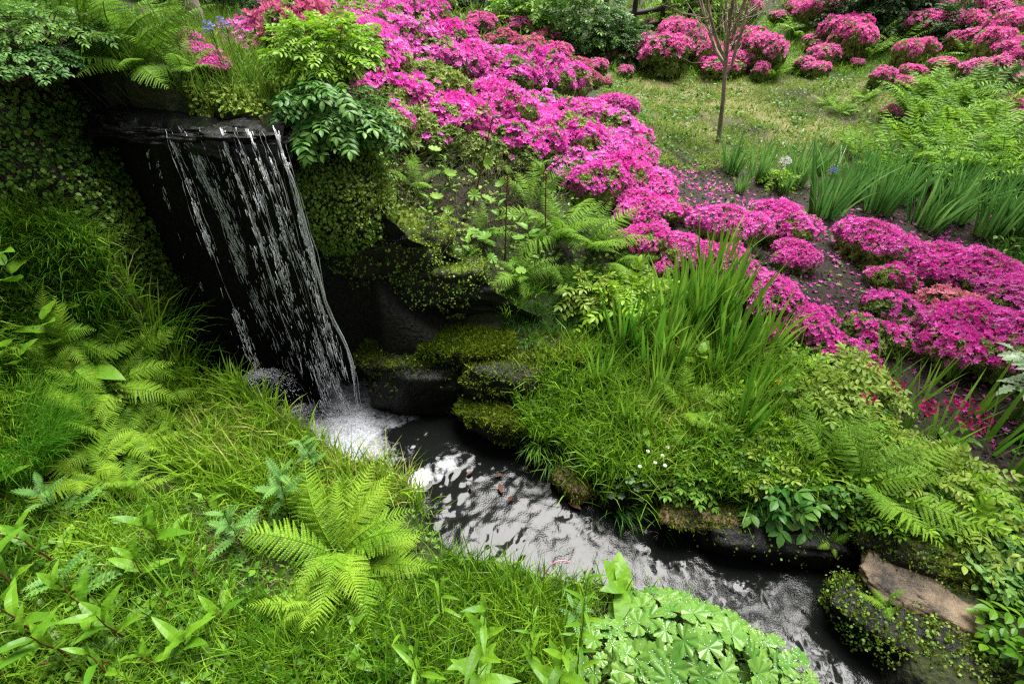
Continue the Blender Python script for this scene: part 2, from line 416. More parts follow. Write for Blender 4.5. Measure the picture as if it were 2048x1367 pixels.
def upper(x, y):
    sh = np.shape(x); q = np.column_stack([np.ravel(x), np.ravel(y)]); r = np.zeros(len(q))
    for i in range(0, len(q), 20000):
        s = q[i:i + 20000]; r[i:i + 20000] = _k(s, CTRL) @ _W[:n_] + _W[n_] + s @ _W[n_ + 1:]
    return r.reshape(sh)
NEAR_EDGE = [(560, 850), (640, 900), (730, 960), (850, 990), (880, 1060), (940, 1112), (1040, 1140), (1140, 1155), (1300, 1190), (1450, 1240), (1560, 1300), (1650, 1400)]
FAR_EDGE = [(1735, 1390), (1722, 1290), (1735, 1200), (1715, 1140), (1600, 1105), (1480, 1080), (1330, 1050), (1210, 1035), (1155, 1000), (1105, 955), (1040, 925), (1000, 875), (930, 845), (880, 826), (770, 822)]
CREEK = np.array([(-2.3, 2.82), (-2.14, 2.5), (-1.96, 2.36), (-1.76, 2.24)] + [tuple(at_z(u, v, 0)[:2]) for u, v in NEAR_EDGE] + [(1.5, .3), (1.9, -.6), (2.6, -2), (3.1, -1.8), (2.3, -.3), (1.9, .35)]
                 + [tuple(at_z(u, v, 0)[:2]) for u, v in FAR_EDGE] + [(-.92, 2.56), (-1.05, 2.6), (-1.5, 2.68), (-2.1, 2.76)])
def axis(a, b, h, far_lo, far_hi, g=1.09):
    m = np.arange(a, b, h)
    up, s = [], h
    q = m[-1]
    while q < far_hi: s *= g; q += s; up.append(q)
    dn, s, q = [], h, m[0]
    while q > far_lo: s *= g; q -= s; dn.append(q)
    return np.array(dn[::-1] + list(m) + up)
GX, GY = axis(-2.9, 3.2, .026, -70, 70), axis(.3, 3.6, .026, -50, 95)
XX, YY = np.meshgrid(GX, GY, indexing='ij')
ZU = upper(XX, YY) + (fbm(p3(XX, YY, 2.2), 4) - .5) * .12 + (fbm(p3(XX, YY, 14, 3.), 2) - .5) * .022
_dist = pdist(CREEK, XX, YY); _in = inside(CREEK, XX, YY)
_w = .07 + .07 * fbm(p3(XX, YY, 5, 9.), 2)
CARVE = np.where(_in, 0.0, smooth(0, 1, _dist / _w))
BED = -.16 - .1 * np.where(_in, smooth(0, .3, _dist), 0)
GZ = BED * (1 - CARVE) + np.maximum(ZU, -.05) * CARVE
GZ = np.where(np.hypot(XX, YY) < .45, np.minimum(GZ, .6), GZ)
def gz(x, y):
    x = np.asarray(x, float); y = np.asarray(y, float)
    i = np.clip(np.searchsorted(GX, x) - 1, 0, len(GX) - 2); j = np.clip(np.searchsorted(GY, y) - 1, 0, len(GY) - 2)
    a = np.clip((x - GX[i]) / (GX[i + 1] - GX[i]), 0, 1); b = np.clip((y - GY[j]) / (GY[j + 1] - GY[j]), 0, 1)
    return (GZ[i, j] * (1 - a) + GZ[i + 1, j] * a) * (1 - b) + (GZ[i, j + 1] * (1 - a) + GZ[i + 1, j + 1] * a) * b
_T = .4 * 1.004 ** np.arange(1400)
def G(u, v):
    """ground point seen at a pixel of the photograph"""
    d = ray(u, v); q = np.array([0, 0, CZ]) + _T[:, None] * d
    k = np.argmax(q[:, 2] < gz(q[:, 0], q[:, 1]))
    p = q[k].copy(); p[2] = gz(p[0], p[1]); return p
def region(pix):
    return np.array([G(u, v)[:2] for u, v in pix])
def Gh(u, v, h):
    """ground point under a thing whose middle, h above the ground, is seen at a pixel"""
    d = ray(u, v); q = np.array([0, 0, CZ]) + _T[:, None] * d
    k = np.argmax(q[:, 2] < gz(q[:, 0], q[:, 1]) + h)
    return np.array([q[k, 0], q[k, 1], float(gz(q[k, 0], q[k, 1]))])
def sample(poly, n, excl=True, seed=0):
    r = np.random.default_rng(seed + 11); poly = np.asarray(poly)
    lo, hi = poly.min(0), poly.max(0); out = np.zeros((0, 2))
    for _ in range(60):
        q = lo + r.random((n * 2, 2)) * (hi - lo)
        k = inside(poly, q[:, 0], q[:, 1])
        if excl: k &= ~(inside(CREEK, q[:, 0], q[:, 1]))
        out = np.concatenate([out, q[k]])
        if len(out) >= n: break
    out = out[:n]
    return np.column_stack([out, gz(out[:, 0], out[:, 1])])
def at_xy(x, y, dz=0.): return np.array([x, y, float(gz(x, y)) + dz])

def surf(pix, n, seed=0, excl=False):
    """n points and normals spread by area over the ground's slopes inside an outline"""
    r = np.random.default_rng(seed + 31)
    xm, ym = (GX[1:] + GX[:-1]) / 2, (GY[1:] + GY[:-1]) / 2
    A, B = np.meshgrid(xm, ym, indexing='ij'); Zm = (GZ[1:, 1:] + GZ[:-1, :-1] + GZ[1:, :-1] + GZ[:-1, 1:]) / 4
    dx = (GZ[1:, :-1] - GZ[:-1, :-1]) / (GX[1:] - GX[:-1])[:, None]; dy = (GZ[:-1, 1:] - GZ[:-1, :-1]) / (GY[1:] - GY[:-1])[None]
    q = np.stack([A, B, Zm - CZ], -1); f = q[..., 1] * math.cos(PITCH) - q[..., 2] * math.sin(PITCH); up = q[..., 1] * math.sin(PITCH) + q[..., 2] * math.cos(PITCH)
    with np.errstate(divide='ignore', invalid='ignore'): U, Vp = 1024 + F * q[..., 0] / f, 683.5 - F * up / f
    k = inside(pix, U, Vp) & (f > .2) & (np.hypot(A, B) < 4.2)
    ar = (np.sqrt(1 + dx ** 2 + dy ** 2) * np.diff(GX)[:, None] * np.diff(GY)[None] * k).ravel()
    c = r.choice(ar.size, n, p=ar / ar.sum()); i, j = np.unravel_index(c, k.shape)
    a, b = r.random(n), r.random(n); x = GX[i] + a * (GX[i + 1] - GX[i]); y = GY[j] + b * (GY[j + 1] - GY[j])
    return np.stack([x, y, gz(x, y)], -1), unit(np.stack([-dx[i, j], -dy[i, j], np.ones(n)], -1))

# soil beds, dry patches (colour of the ground itself)
SOIL = [(1500, 640, .55), (1400, 420, .5), (1650, 560, .6), (1800, 640, .7), (1750, 800, .5), (1900, 850, .6), (1960, 1000, .45), (1480, 400, .6), (1600, 450, .9), (1800, 470, .9), (2000, 480, .9), (1360, 340, .5), (1960, 700, .7), (1700, 700, .55), (420, 1085, .12), (330, 1250, .1), (500, 1300, .1), (1010, 1230, .14), (180, 1330, .14), (700, 1290, .12), (240, 1180, .1), (1640, 215, .5), (1560, 190, .4), (1480, 260, .4), (1750, 240, .5), (1360, 230, .35),
        (900, 430, .35), (1000, 420, .4), (850, 480, .3), (1100, 470, .4)]
soil = np.zeros_like(GZ)
for u, v, r in SOIL:
    c = G(u, v); soil = np.maximum(soil, 1 - smooth(.75, 1.15, np.hypot(XX - c[0], YY - c[1]) / r))
soil = np.clip(soil + (fbm(p3(XX, YY, 3, 5.), 3) - .5) * .5 * (soil > 0), 0, 1)
dry = np.zeros_like(GZ)
for u, v, r in [(1330, 185, 1.6), (1600, 250, 1.2), (1500, 200, 1.5), (1380, 250, .8), (1700, 200, 1.)]:
    c = G(u, v); dry = np.maximum(dry, .6 - .6 * smooth(.3, 1., np.hypot(XX - c[0], YY - c[1]) / r))
wet = np.where(CARVE < .98, 1.0, 0.0)  # wet rock of the carved stream banks
for u, v, r in [(820, 620, .3), (740, 560, .25), (880, 590, .22), (780, 660, .3), (700, 460, .3), (640, 330, .25), (900, 740, .25), (1000, 760, .2), (1500, 1060, .12), (1650, 1090, .15)]:  # shade of the hollow and undercut banks, painted dark into the same mask
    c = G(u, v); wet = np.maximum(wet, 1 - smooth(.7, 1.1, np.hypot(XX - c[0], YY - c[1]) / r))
def ground_material():
    m, nt, out = _mat('ground_cover'); L = nt.links.new; N = nt.nodes.new
    tc = N("ShaderNodeTexCoord")
    def noise(s, d=5):
        n = N("ShaderNodeTexNoise"); n.inputs['Scale'].default_value = s; n.inputs['Detail'].default_value = d; L(tc.outputs['Object'], n.inputs['Vector']); return n
    def ramp(f, a, b, p0=.35, p1=.65):
        r = N("ShaderNodeValToRGB"); r.color_ramp.elements[0].color = (*a, 1); r.color_ramp.elements[1].color = (*b, 1)
        r.color_ramp.elements[0].position = p0; r.color_ramp.elements[1].position = p1; L(f, r.inputs[0]); return r.outputs[0]
    def mix(f, a, b):
        x = N("ShaderNodeMix"); x.data_type = 'RGBA'; L(f, x.inputs[0]); L(a, x.inputs[6]); L(b, x.inputs[7]); return x.outputs[2]
    def att(k):
        a = N("ShaderNodeAttribute"); a.attribute_name = k; return a.outputs['Fac']
    n1, n2, n3 = noise(9), noise(45, 6), noise(140, 3)
    turf = mix(n1.outputs['Fac'], ramp(n2.outputs['Fac'], (.012, .012, .006), (.03, .035, .01)), ramp(n2.outputs['Fac'], (.02, .03, .008), (.045, .06, .014)))
    mulch = mix(n3.outputs['Fac'], ramp(n2.outputs['Fac'], (.006, .004, .003), (.025, .017, .012)), ramp(n3.outputs['Fac'], (.01, .007, .005), (.055, .04, .028)))
    straw = ramp(n2.outputs['Fac'], (.13, .13, .035), (.34, .29, .12))
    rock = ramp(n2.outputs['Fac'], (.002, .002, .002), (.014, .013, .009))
    c = mix(att('dry'), turf, straw); c = mix(att('soil'), c, mulch); c = mix(att('wet'), c, rock)  # wet mask holds bank rock plus the painted shade patches
    p = N("ShaderNodeBsdfPrincipled"); p.inputs['Roughness'].default_value = .8; p.inputs['Specular IOR Level'].default_value = .25; L(c, p.inputs['Base Color'])
    bp = N("ShaderNodeBump"); bp.inputs['Strength'].default_value = .9; bp.inputs['Distance'].default_value = .025; L(n2.outputs['Fac'], bp.inputs['Height']); L(bp.outputs[0], p.inputs['Normal'])
    L(p.outputs[0], out.inputs['Surface']); return m
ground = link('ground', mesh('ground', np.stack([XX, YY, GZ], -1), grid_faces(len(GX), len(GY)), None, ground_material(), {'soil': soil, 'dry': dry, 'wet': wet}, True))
tag(ground, 'sloping garden ground of turf and dark soil beds around the stream', kind='structure')

# ---------------------------------------------------------------- water
FOOT = at_z(690, 850, 0); WEIR = at_z(880, 950, 0)
wx, wy = np.arange(-2.2, 2.6, .0125), np.arange(-.4, 2.95, .0125)
WX, WY = np.meshgrid(wx, wy, indexing='ij')
_q = p3(WX, WY)
def ripples(x, y):
    d = np.hypot(x - FOOT[0], y - FOOT[1])
    z = (fbm(p3(x, y, 9), 3) - .5) * (.022 * np.exp(-d * 1.1) + .003) + (fbm(p3(x, y, 26, 4.), 2) - .5) * (.011 * np.exp(-d * .8) + .004) + (fbm(p3(x * (1 + .3 * y), y, 62, 2.), 2) - .5) * .0032 * (.35 + 1.3 * smooth(.35, .65, fbm(p3(x, y, 3, 6.), 2)))
    z += .02 * np.exp(-(d / .28) ** 2) * (fbm(p3(x, y, 18, 8.), 2))
    # little step where the pool spills into the stream
    a = at_z(800, 985, 0); b = at_z(920, 915, 0); e = unit((b - a)[:2]); nrm = np.array([e[1], -e[0]])
    if nrm[1] > 0: nrm = -nrm
    s = (x - a[0]) * nrm[0] + (y - a[1]) * nrm[1] + .05 * (fbm(p3(x, y, 5, 2.), 2) - .5); al = (x - a[0]) * e[0] + (y - a[1]) * e[1]
    ll = np.linalg.norm((b - a)[:2])
    z += .035 * (1 - smooth(-.04, .07, s)) * smooth(ll + .5, ll - .1, al)
    for u, v, r in [(1000, 1062, .11), (1052, 1082, .05), (1135, 1040, .2), (1060, 1090, .08)]:
        c = at_z(u, v, 0); q = np.hypot(x - c[0], y - c[1])
        z += .0012 * np.sin(q * 230) * np.exp(-(q / r) ** 2)
    return z, d, s, al, ll
WZ, fd, ws, wal, wll = ripples(WX, WY)
foam = smooth(.6, .02, fd - .6 * (fbm(p3(WX, WY, 7, 1.), 3) - .42)) * .9
foam = np.maximum(foam, (1.5 * fbm(p3(WX, WY, 24, 7.), 3) + .1) * smooth(.08, .0, np.abs(ws - .015) - .03 * fbm(p3(WX, WY, 30, 6.), 2)) * smooth(.02, .1, wal) * smooth(wll, wll - .08, wal))  # bright sky reflection on the spill step, painted white through the foam mask
foam = np.maximum(foam, .45 * smooth(.62, .78, fbm(p3(WX, WY, 20, 3.), 3)) * smooth(1.3, .3, fd))
for u, v, r in [(760, 840, .12), (830, 842, .1), (1480, 1165, .1)]:
    c = at_z(u, v, 0); foam = np.maximum(foam, .5 * smooth(r, 0, np.hypot(WX - c[0], (WY - c[1]) * 2.2)))
WZ = WZ + .03 * foam * (fbm(p3(WX, WY, 34, 2.), 3) - .35)
def water_material():
    m, nt, out = _mat('stream_water'); L = nt.links.new; N = nt.nodes.new
    tc = N("ShaderNodeTexCoord"); a = N("ShaderNodeAttribute"); a.attribute_name = 'foam'
    n = N("ShaderNodeTexNoise"); n.inputs['Scale'].default_value = 38; n.inputs['Detail'].default_value = 6; n.inputs['Roughness'].default_value = .7; L(tc.outputs['Object'], n.inputs['Vector'])
    v = N("ShaderNodeTexVoronoi"); v.inputs['Scale'].default_value = 70; L(tc.outputs['Object'], v.inputs['Vector'])
    s = N("ShaderNodeMath"); s.operation = 'ADD'; L(a.outputs['Fac'], s.inputs[0]); L(n.outputs['Fac'], s.inputs[1])
    s2 = N("ShaderNodeMath"); s2.operation = 'MULTIPLY_ADD'; s2.inputs[1].default_value = -.25; L(v.outputs['Distance'], s2.inputs[0]); L(s.outputs[0], s2.inputs[2])
    r = N("ShaderNodeMapRange"); r.inputs[1].default_value = .74; r.inputs[2].default_value = 1.45; L(s2.outputs[0], r.inputs[0])
    w = N("ShaderNodeBsdfPrincipled"); w.inputs['Base Color'].default_value = (.006, .007, .006, 1); w.inputs['Roughness'].default_value = .06; w.inputs['IOR'].default_value = 1.28
    n2 = N("ShaderNodeTexNoise"); n2.inputs['Scale'].default_value = 110; n2.inputs['Detail'].default_value = 3; n4 = N("ShaderNodeTexNoise"); n4.inputs['Scale'].default_value = 4; L(tc.outputs['Object'], n4.inputs['Vector']); r4 = N("ShaderNodeMapRange"); r4.inputs[1].default_value = .42; r4.inputs[2].default_value = .66; L(n4.outputs['Fac'], r4.inputs[0]); m4 = N("ShaderNodeMath"); m4.operation = 'MULTIPLY'; L(r4.outputs[0], m4.inputs[0]); L(n2.outputs['Fac'], m4.inputs[1]); L(tc.outputs['Object'], n2.inputs['Vector'])
    b = N("ShaderNodeBump"); b.inputs['Strength'].default_value = .22; b.inputs['Distance'].default_value = .01; L(m4.outputs[0], b.inputs['Height']); L(b.outputs[0], w.inputs['Normal'])
    f = N("ShaderNodeBsdfPrincipled"); f.inputs['Base Color'].default_value = (.7, .72, .76, 1); f.inputs['Roughness'].default_value = .5
    b2 = N("ShaderNodeBump"); b2.inputs['Strength'].default_value = .8; b2.inputs['Distance'].default_value = .02; L(n.outputs['Fac'], b2.inputs['Height']); L(b2.outputs[0], f.inputs['Normal'])
    ms = N("ShaderNodeMixShader"); L(r.outputs[0], ms.inputs[0]); L(w.outputs[0], ms.inputs[1]); L(f.outputs[0], ms.inputs[2]); L(ms.outputs[0], out.inputs['Surface']); return m
M['water'] = water_material()
_keep = (inside(CREEK, WX, WY) | (pdist(CREEK, WX, WY) < .14))
fq = grid_faces(len(wx), len(wy)); fq = fq[_keep.ravel()[fq].all(1)]
stream = link('stream_water', mesh('stream_water', np.stack([WX, WY, WZ], -1), fq, None, M['water'], {'foam': foam}, True))
tag(stream, 'dark rippled stream and foaming plunge pool', kind='structure')
m, nt, out = _mat('falling_water')
p = nt.nodes.new("ShaderNodeBsdfPrincipled"); p.inputs['Base Color'].default_value = (.95, .96, 1., 1); p.inputs['Roughness'].default_value = .2; p.inputs['Transmission Weight'].default_value = .15; p.inputs['IOR'].default_value = 1.33
tr_ = nt.nodes.new('ShaderNodeBsdfTransparent'); ms_ = nt.nodes.new('ShaderNodeMixShader'); ms_.inputs[0].default_value = .08; nt.links.new(p.outputs[0], ms_.inputs[1]); nt.links.new(tr_.outputs[0], ms_.inputs[2]); nt.links.new(ms_.outputs[0], out.inputs['Surface']); M['drop'] = m
m, nt, out = _mat('water_film')
p = nt.nodes.new("ShaderNodeBsdfPrincipled"); p.inputs['Base Color'].default_value = (.004, .004, .004, 1); p.inputs['Roughness'].default_value = .12; p.inputs['Specular IOR Level'].default_value = .3
nz = nt.nodes.new("ShaderNodeTexNoise"); nz.inputs['Scale'].default_value = 14; nz.inputs['Detail'].default_value = 3; bp = nt.nodes.new("ShaderNodeBump"); bp.inputs['Strength'].default_value = .5; bp.inputs['Distance'].default_value = .03
tcn = nt.nodes.new("ShaderNodeTexCoord"); nt.links.new(tcn.outputs['Object'], nz.inputs['Vector']); nt.links.new(nz.outputs['Fac'], bp.inputs['Height']); nt.links.new(bp.outputs[0], p.inputs['Normal']); nt.links.new(p.outputs[0], out.inputs['Surface']); M['film'] = m

# ---------------------------------------------------------------- rocks
def icos(n):
    import bmesh
    bm = bmesh.new(); bmesh.ops.create_icosphere(bm, subdivisions=n, radius=1)
    V = np.array([v.co[:] for v in bm.verts]); T = np.array([[v.index for v in f.verts] for f in bm.faces]); bm.free()
    return V, T
ICO = {n: icos(n) for n in (1, 2, 4, 5)}
def rock_mesh(name, radii, mat, seed=0, amp=.22, freq=1.6, flat=0., sub=5, blocky=.35, crag=.07):
    V, T = ICO[sub]
    sgn = np.sign(V); box = sgn * np.abs(V) ** (1 - blocky)          # squared-off stone
    d = 1 + amp * 2 * (fbm(V * freq + seed * 3.7, 4) - .5) + .05 * (fbm(V * freq * 6 + seed, 3) - .5)
    strat = .015 * np.sin(V[:, 2] * 16 + 5 * fbm(V * 2 + seed, 2))
    rg = np.abs(fbm(V * 2.6 + seed * 1.9, 4) - .5); d = d - crag * np.exp(-rg * 26) + .04 * (fbm(V * 16 + seed, 2) - .5)   # cracks and chips
    P = box * d[:, None] * (1 + strat[:, None] * np.array([1, 1, 0])) * np.array(radii)
    return mesh(name, P, None, T, mat, None, True)
def top_points(me, n, up=.2, seed=0, mat4=None):
    """random points and normals on a rock's faces"""
    r = np.random.default_rng(seed); nf = len(me.polygons)
    c = np.zeros(nf * 3); me.polygons.foreach_get('center', c); c = c.reshape(-1, 3)
    nn = np.zeros(nf * 3); me.polygons.foreach_get('normal', nn); nn = nn.reshape(-1, 3)
    ar = np.zeros(nf); me.polygons.foreach_get('area', ar)
    w = ar * (nn[:, 2] > up)
    k = r.choice(nf, n, p=w / w.sum())
    return c[k] + r.normal(size=(n, 3)) * .008, nn[k]
def leafy_mat(points, normals, size, mat, name, parent, seed=0, hang=.6):
    r = np.random.default_rng(seed); n = len(points)
    d = unit(r.normal(size=(n, 3)) * .6 + np.array([0, -.3, -hang]))
    nn = unit(normals + r.normal(size=(n, 3)) * .45 + np.array([0, 0, .35]))
    b = MB(); b.scatter(leaf_tpl(.85, 4, .15, .2, 0, .8), points + normals * r.random((n, 1)) * .03, frames(d, nn), size * (.6 + .8 * r.random(n)))
    return link(name, b.build(name, mat, False), parent)
def moss_tuft(points, normals, mat, name, parent, seed=0, h=.025):
    r = np.random.default_rng(seed); n = len(points)
    d = unit(normals * .8 + r.normal(size=(n, 3)) * .5 + np.array([0, 0, .3])); nn = unit(r.normal(size=(n, 3)))
    b = MB(); b.scatter((np.array([[-.16, 0, 0], [.16, 0, 0], [0, 1, .1]]), None, np.array([[0, 1, 2]])), points, frames(d, nn), h * (.5 + r.random(n)))
    return link(name, b.build(name, mat, False), parent)
def boulder(name, label, loc, radii, mat, seed, rot=(0, 0, 0), cat='rock', **kw):
    o = link(name, rock_mesh(name, radii, mat, seed, **kw), None, loc, rot)
    return tag(o, label, cat)

# the black rock face behind the fall, a ribbon that follows the plan line
LIP_L, LIP_R = at_y(186, 236, 2.76), at_y(566, 252, 2.56)
pl = np.array([(-2.5, 2.78), (-2.12, 2.83), (-1.62, 2.76), (-1.1, 2.66), (-.95, 2.6), (-.6, 2.56), (-.3, 2.62), (.0, 2.62), (.2, 2.66)])
tz = np.array([1.72, 1.74, 1.74, 1.7, 1.5, 1.2, .95, .7, .55])
seg = np.concatenate([[0], np.cumsum(np.linalg.norm(np.diff(pl, axis=0), axis=1))])
ss = np.linspace(0, seg[-1], 260); tt = np.linspace(0, 1, 130)
px_, py_ = np.interp(ss, seg, pl[:, 0]), np.interp(ss, seg, pl[:, 1]); pz_ = np.interp(ss, seg, tz)
tx, ty = np.gradient(px_), np.gradient(py_); nl_ = np.hypot(tx, ty); nx, ny = ty / nl_, -tx / nl_
S_, T_ = np.meshgrid(ss, tt, indexing='ij')
Zc = -.3 + T_ * (pz_[:, None] + .3)
pp = np.stack([S_ * 1.5, Zc * 3.2, 0 * S_], -1)
disp = (fbm(pp * 1.3, 4) - .5) * .34 + .08 * np.floor(4 * fbm(pp * np.array([.8, 1.1, 1]) + 4, 2)) / 2 - .12
disp += -.12 * (1 - T_) * (S_ < seg[4])                          # undercut below the lip
Vc = np.stack([px_[:, None] + nx[:, None] * disp, py_[:, None] + ny[:, None] * disp, Zc], -1)
cliff = link('rock_face', mesh('rock_face', Vc, grid_faces(260, 130), None, M['cliff'], None, True))
tag(cliff, 'wet black rock face behind the waterfall', 'rock face')
# the slab the water runs over
lip = empty('lip_slab', (0, 0, 0)); tag(lip, 'flat dark stone slab that the waterfall spills over', 'rock')
lm = (LIP_L + LIP_R) / 2
for i, (c, r_) in enumerate([(LIP_L * .78 + LIP_R * .22, .3), (lm, .32), (LIP_L * .2 + LIP_R * .8, .26)]):
    link('stone_block', rock_mesh('stone_block', (r_, .2, .045), M['cliff'], 3 + i, .42, 2.6, sub=5, blocky=.25), lip, c + np.array([0, .12, -.06]), (0, 0, -.15))

# boulders: left and right of the fall
lb = empty('mossy_boulder', (-2.62, 2.62, 1.2)); tag(lb, 'tall boulder clothed in tiny creeping leaves left of the waterfall', 'rock')
me = rock_mesh('stone', (.5, .38, .8), M['moss_rock'], 11, .16, 1.3, blocky=.2)
link('stone', me, lb)
P_, N_ = top_points(me, 26000, -.75, 1)
leafy_mat(P_, N_, .022, M['mat_leaf'], 'leaves', lb, 1, .8)
P_, N_ = top_points(me, 9000, -.3, 2); moss_tuft(P_, N_, M['moss'], 'moss', lb, 2)
rb = empty('mossy_boulder', at_y(695, 400, 2.74)); tag(rb, 'rounded boulder with fine green creeping leaves under the drooping shrub right of the waterfall', 'rock')
me = rock_mesh('stone', (.24, .24, .28), M['moss_rock'], 21, .3, 1.6, blocky=.15); link('stone', me, rb)
P_, N_ = top_points(me, 9000, -.7, 3); leafy_mat(P_, N_, .016, M['mat_leaf'], 'leaves', rb, 3, .8)
P_, N_ = top_points(me, 5000, -.2, 4); moss_tuft(P_, N_, M['moss'], 'moss', rb, 4, .018)
def mossy(label, loc, radii, seed, nl, nm, rot=(0, 0, 0), mat='moss_rock', lsize=.0115, mh=.02, **kw):
    o = empty('mossy_rock', loc); o.rotation_euler = rot; tag(o, label, 'rock')
    kw.setdefault('amp', .32); me = rock_mesh('stone', radii, M[mat], seed, sub=4, **kw); link('stone', me, o)
    if nl: P, N = top_points(me, nl, -.2, seed); leafy_mat(P, N, lsize, M['mat_leaf'], 'leaves', o, seed)
    if nm: P, N = top_points(me, nm, .25, seed + 1); moss_tuft(P, N, M['moss'], 'moss', o, seed, mh)
    return o
mossy('mossy bank rock dotted with small leaves beside the small fern in the dark hollow', at_y(790, 500, 2.78), (.36, .22, .2), 31, 2600, 5000)
mossy('dark rock draped with moss above the black recess', at_y(870, 560, 2.72), (.3, .18, .16), 32, 2000, 3000)
mossy('low flat ledge of wet black rock right of the falling water', at_y(830, 715, 2.52), (.36, .17, .1), 33, 200, 6000, (0, 0, .05), 'moss_rock', blocky=.3)
mossy('rounded cushion of bright moss on the ledge above the pool', at_y(930, 690, 2.5), (.3, .15, .07), 34, 0, 14000, mh=.024)
mossy('long mossy ledge running right from the bright moss cushion', at_y(1070, 705, 2.5), (.46, .17, .08), 35, 500, 12000)
mossy('dark block of rock below the mossy ledge at the pool', at_y(850, 770, 2.42), (.36, .14, .22), 36, 0, 1500, (0, 0, .03), 'cliff', blocky=.25)
mossy('dark rock face under the grassy overhang of the long ledge', at_y(1010, 775, 2.34), (.26, .17, .22), 37, 300, 5000, (0, 0, -.2), 'cliff', blocky=.25)
mossy('moss covered stone at the pool edge left of the grass clump', at_y(985, 830, 2.18), (.24, .14, .1), 38, 0, 9000, (0, 0, -.5))
sp = boulder('splash_rock', 'black wet rock in the pool split by the fall', at_y(530, 800, 2.36), (.17, .13, .2), M['cliff'], 41, sub=4)
mossy('mossy brown stone at the bank corner over the stream', at_y(1150, 962, 1.78), (.13, .1, .07), 42, 0, 1800, (0, .1, -.7), 'bank_rock')
mossy('long brown stone edging the stream below the grass', at_y(1420, 1032, 1.48), (.25, .08, .035), 43, 0, 2600, (0, 0, -.05), 'bank_rock', blocky=.25, crag=.16)
slab = empty('rock_slab', at_z(1880, 1188, .2)); slab.rotation_euler = (.06, .1, -.52); tag(slab, 'flat brown wet slab of rock with mossy rim at the lower right stream bank', 'rock')
me = rock_mesh('stone', (.33, .18, .05), M['slab'], 51, .3, 1.5, blocky=.3, crag=.05); link('stone', me, slab)
P_, N_ = top_points(me, 9000, .3, 51)
k = (P_[:, 1] > .03 + .16 * (fbm(P_ * 9, 2) - .5)); moss_tuft(P_[k], N_[k], M['moss'], 'moss', slab, 51, .02)
mossy('dark mossy rock under the brown slab at the water', at_z(1840, 1290, .08), (.34, .14, .13), 52, 3000, 3000, (0, 0, -.62), 'cliff')
mossy('small yellow mossed stone jutting over the water', at_z(1790, 1255, .12), (.16, .06, .05), 53, 100, 1200, (0, .1, -.75))
mossy('mossy stone behind the brown slab', at_z(1850, 1110, .25), (.3, .1, .1), 54, 500, 2500, (0, 0, -.3))
mossy('black undercut rock below the leafy right bank', at_z(1560, 1075, .08), (.42, .12, .12), 55, 150, 120, (0, 0, -.12), 'cliff')

# ---------------------------------------------------------------- the waterfall
fall = empty('waterfall', tuple(lm)); tag(fall, 'thin white waterfall spilling over a black rock lip', 'waterfall')
# film running over the lip
fu, fv = np.linspace(0, 1, 60), np.linspace(0, 1, 18)
FU, FV = np.meshgrid(fu, fv, indexing='ij')
base = LIP_L[None, None] * (1 - FU[..., None]) + LIP_R[None, None] * FU[..., None]
yo = np.interp(FV, [0, .6, .8, 1], [.3, .02, -.05, -.07]); zo = np.interp(FV, [0, .6, .8, 1], [.02, .005, -.03, -.1]) * (1 + 1.6 * (FV > .7) * (fbm(np.stack([FU * 14, 0 * FU, 0 * FU + 3], -1), 3) - .4))
bump = .075 * (fbm(np.stack([FU * 9, FV * 4, 0 * FU], -1), 4) - .5)
film = base + np.stack([0 * FU, yo + .05 * (fbm(np.stack([FU * 6, 0 * FU, 0 * FU], -1), 2) - .5), zo + bump + .035 * np.sin(FU * 5 + 1)], -1)
link('water_film', mesh('water_film', film - lm, grid_faces(60, 18), None, M['film'], None, True), fall)
STR = [  # lip pixel, pixel at the foot, foot height, amount, spread
    ((338, 256), (520, 752), .33, 150, .018), ((356, 252), (560, 700), .3, 190, .026), ((372, 262), (600, 760), .15, 60, .03), ((440, 256), (640, 830), 0, 260, .024), ((466, 258), (668, 838), 0, 200, .03),
    ((498, 262), (692, 838), 0, 170, .02), ((430, 258), (600, 790), .05, 45, .03), ((548, 258), (724, 832), 0, 300, .006), ((556, 258), (708, 836), 0, 130, .016), ((298, 300), (345, 480), .95, 26, .006), ((315, 320), (420, 640), .5, 26, .012), ((520, 262), (705, 838), 0, 100, .016),
    ((400, 258), (575, 760), .1, 40, .04), ((480, 258), (655, 836), 0, 40, .06)]
D_V, D_T = ICO[1]; DROP = (D_V * np.array([.5, .5, .5]), None, D_T)
def path(a, b, s):
    """free fall from a to b: even sideways drift, quickening drop"""
    s = np.asarray(s)[:, None]
    return np.concatenate([a[0] + (b[0] - a[0]) * s, a[1] + (b[1] - a[1]) * s, a[2] + (b[2] - a[2]) * (.22 * s + .78 * s * s)], 1)
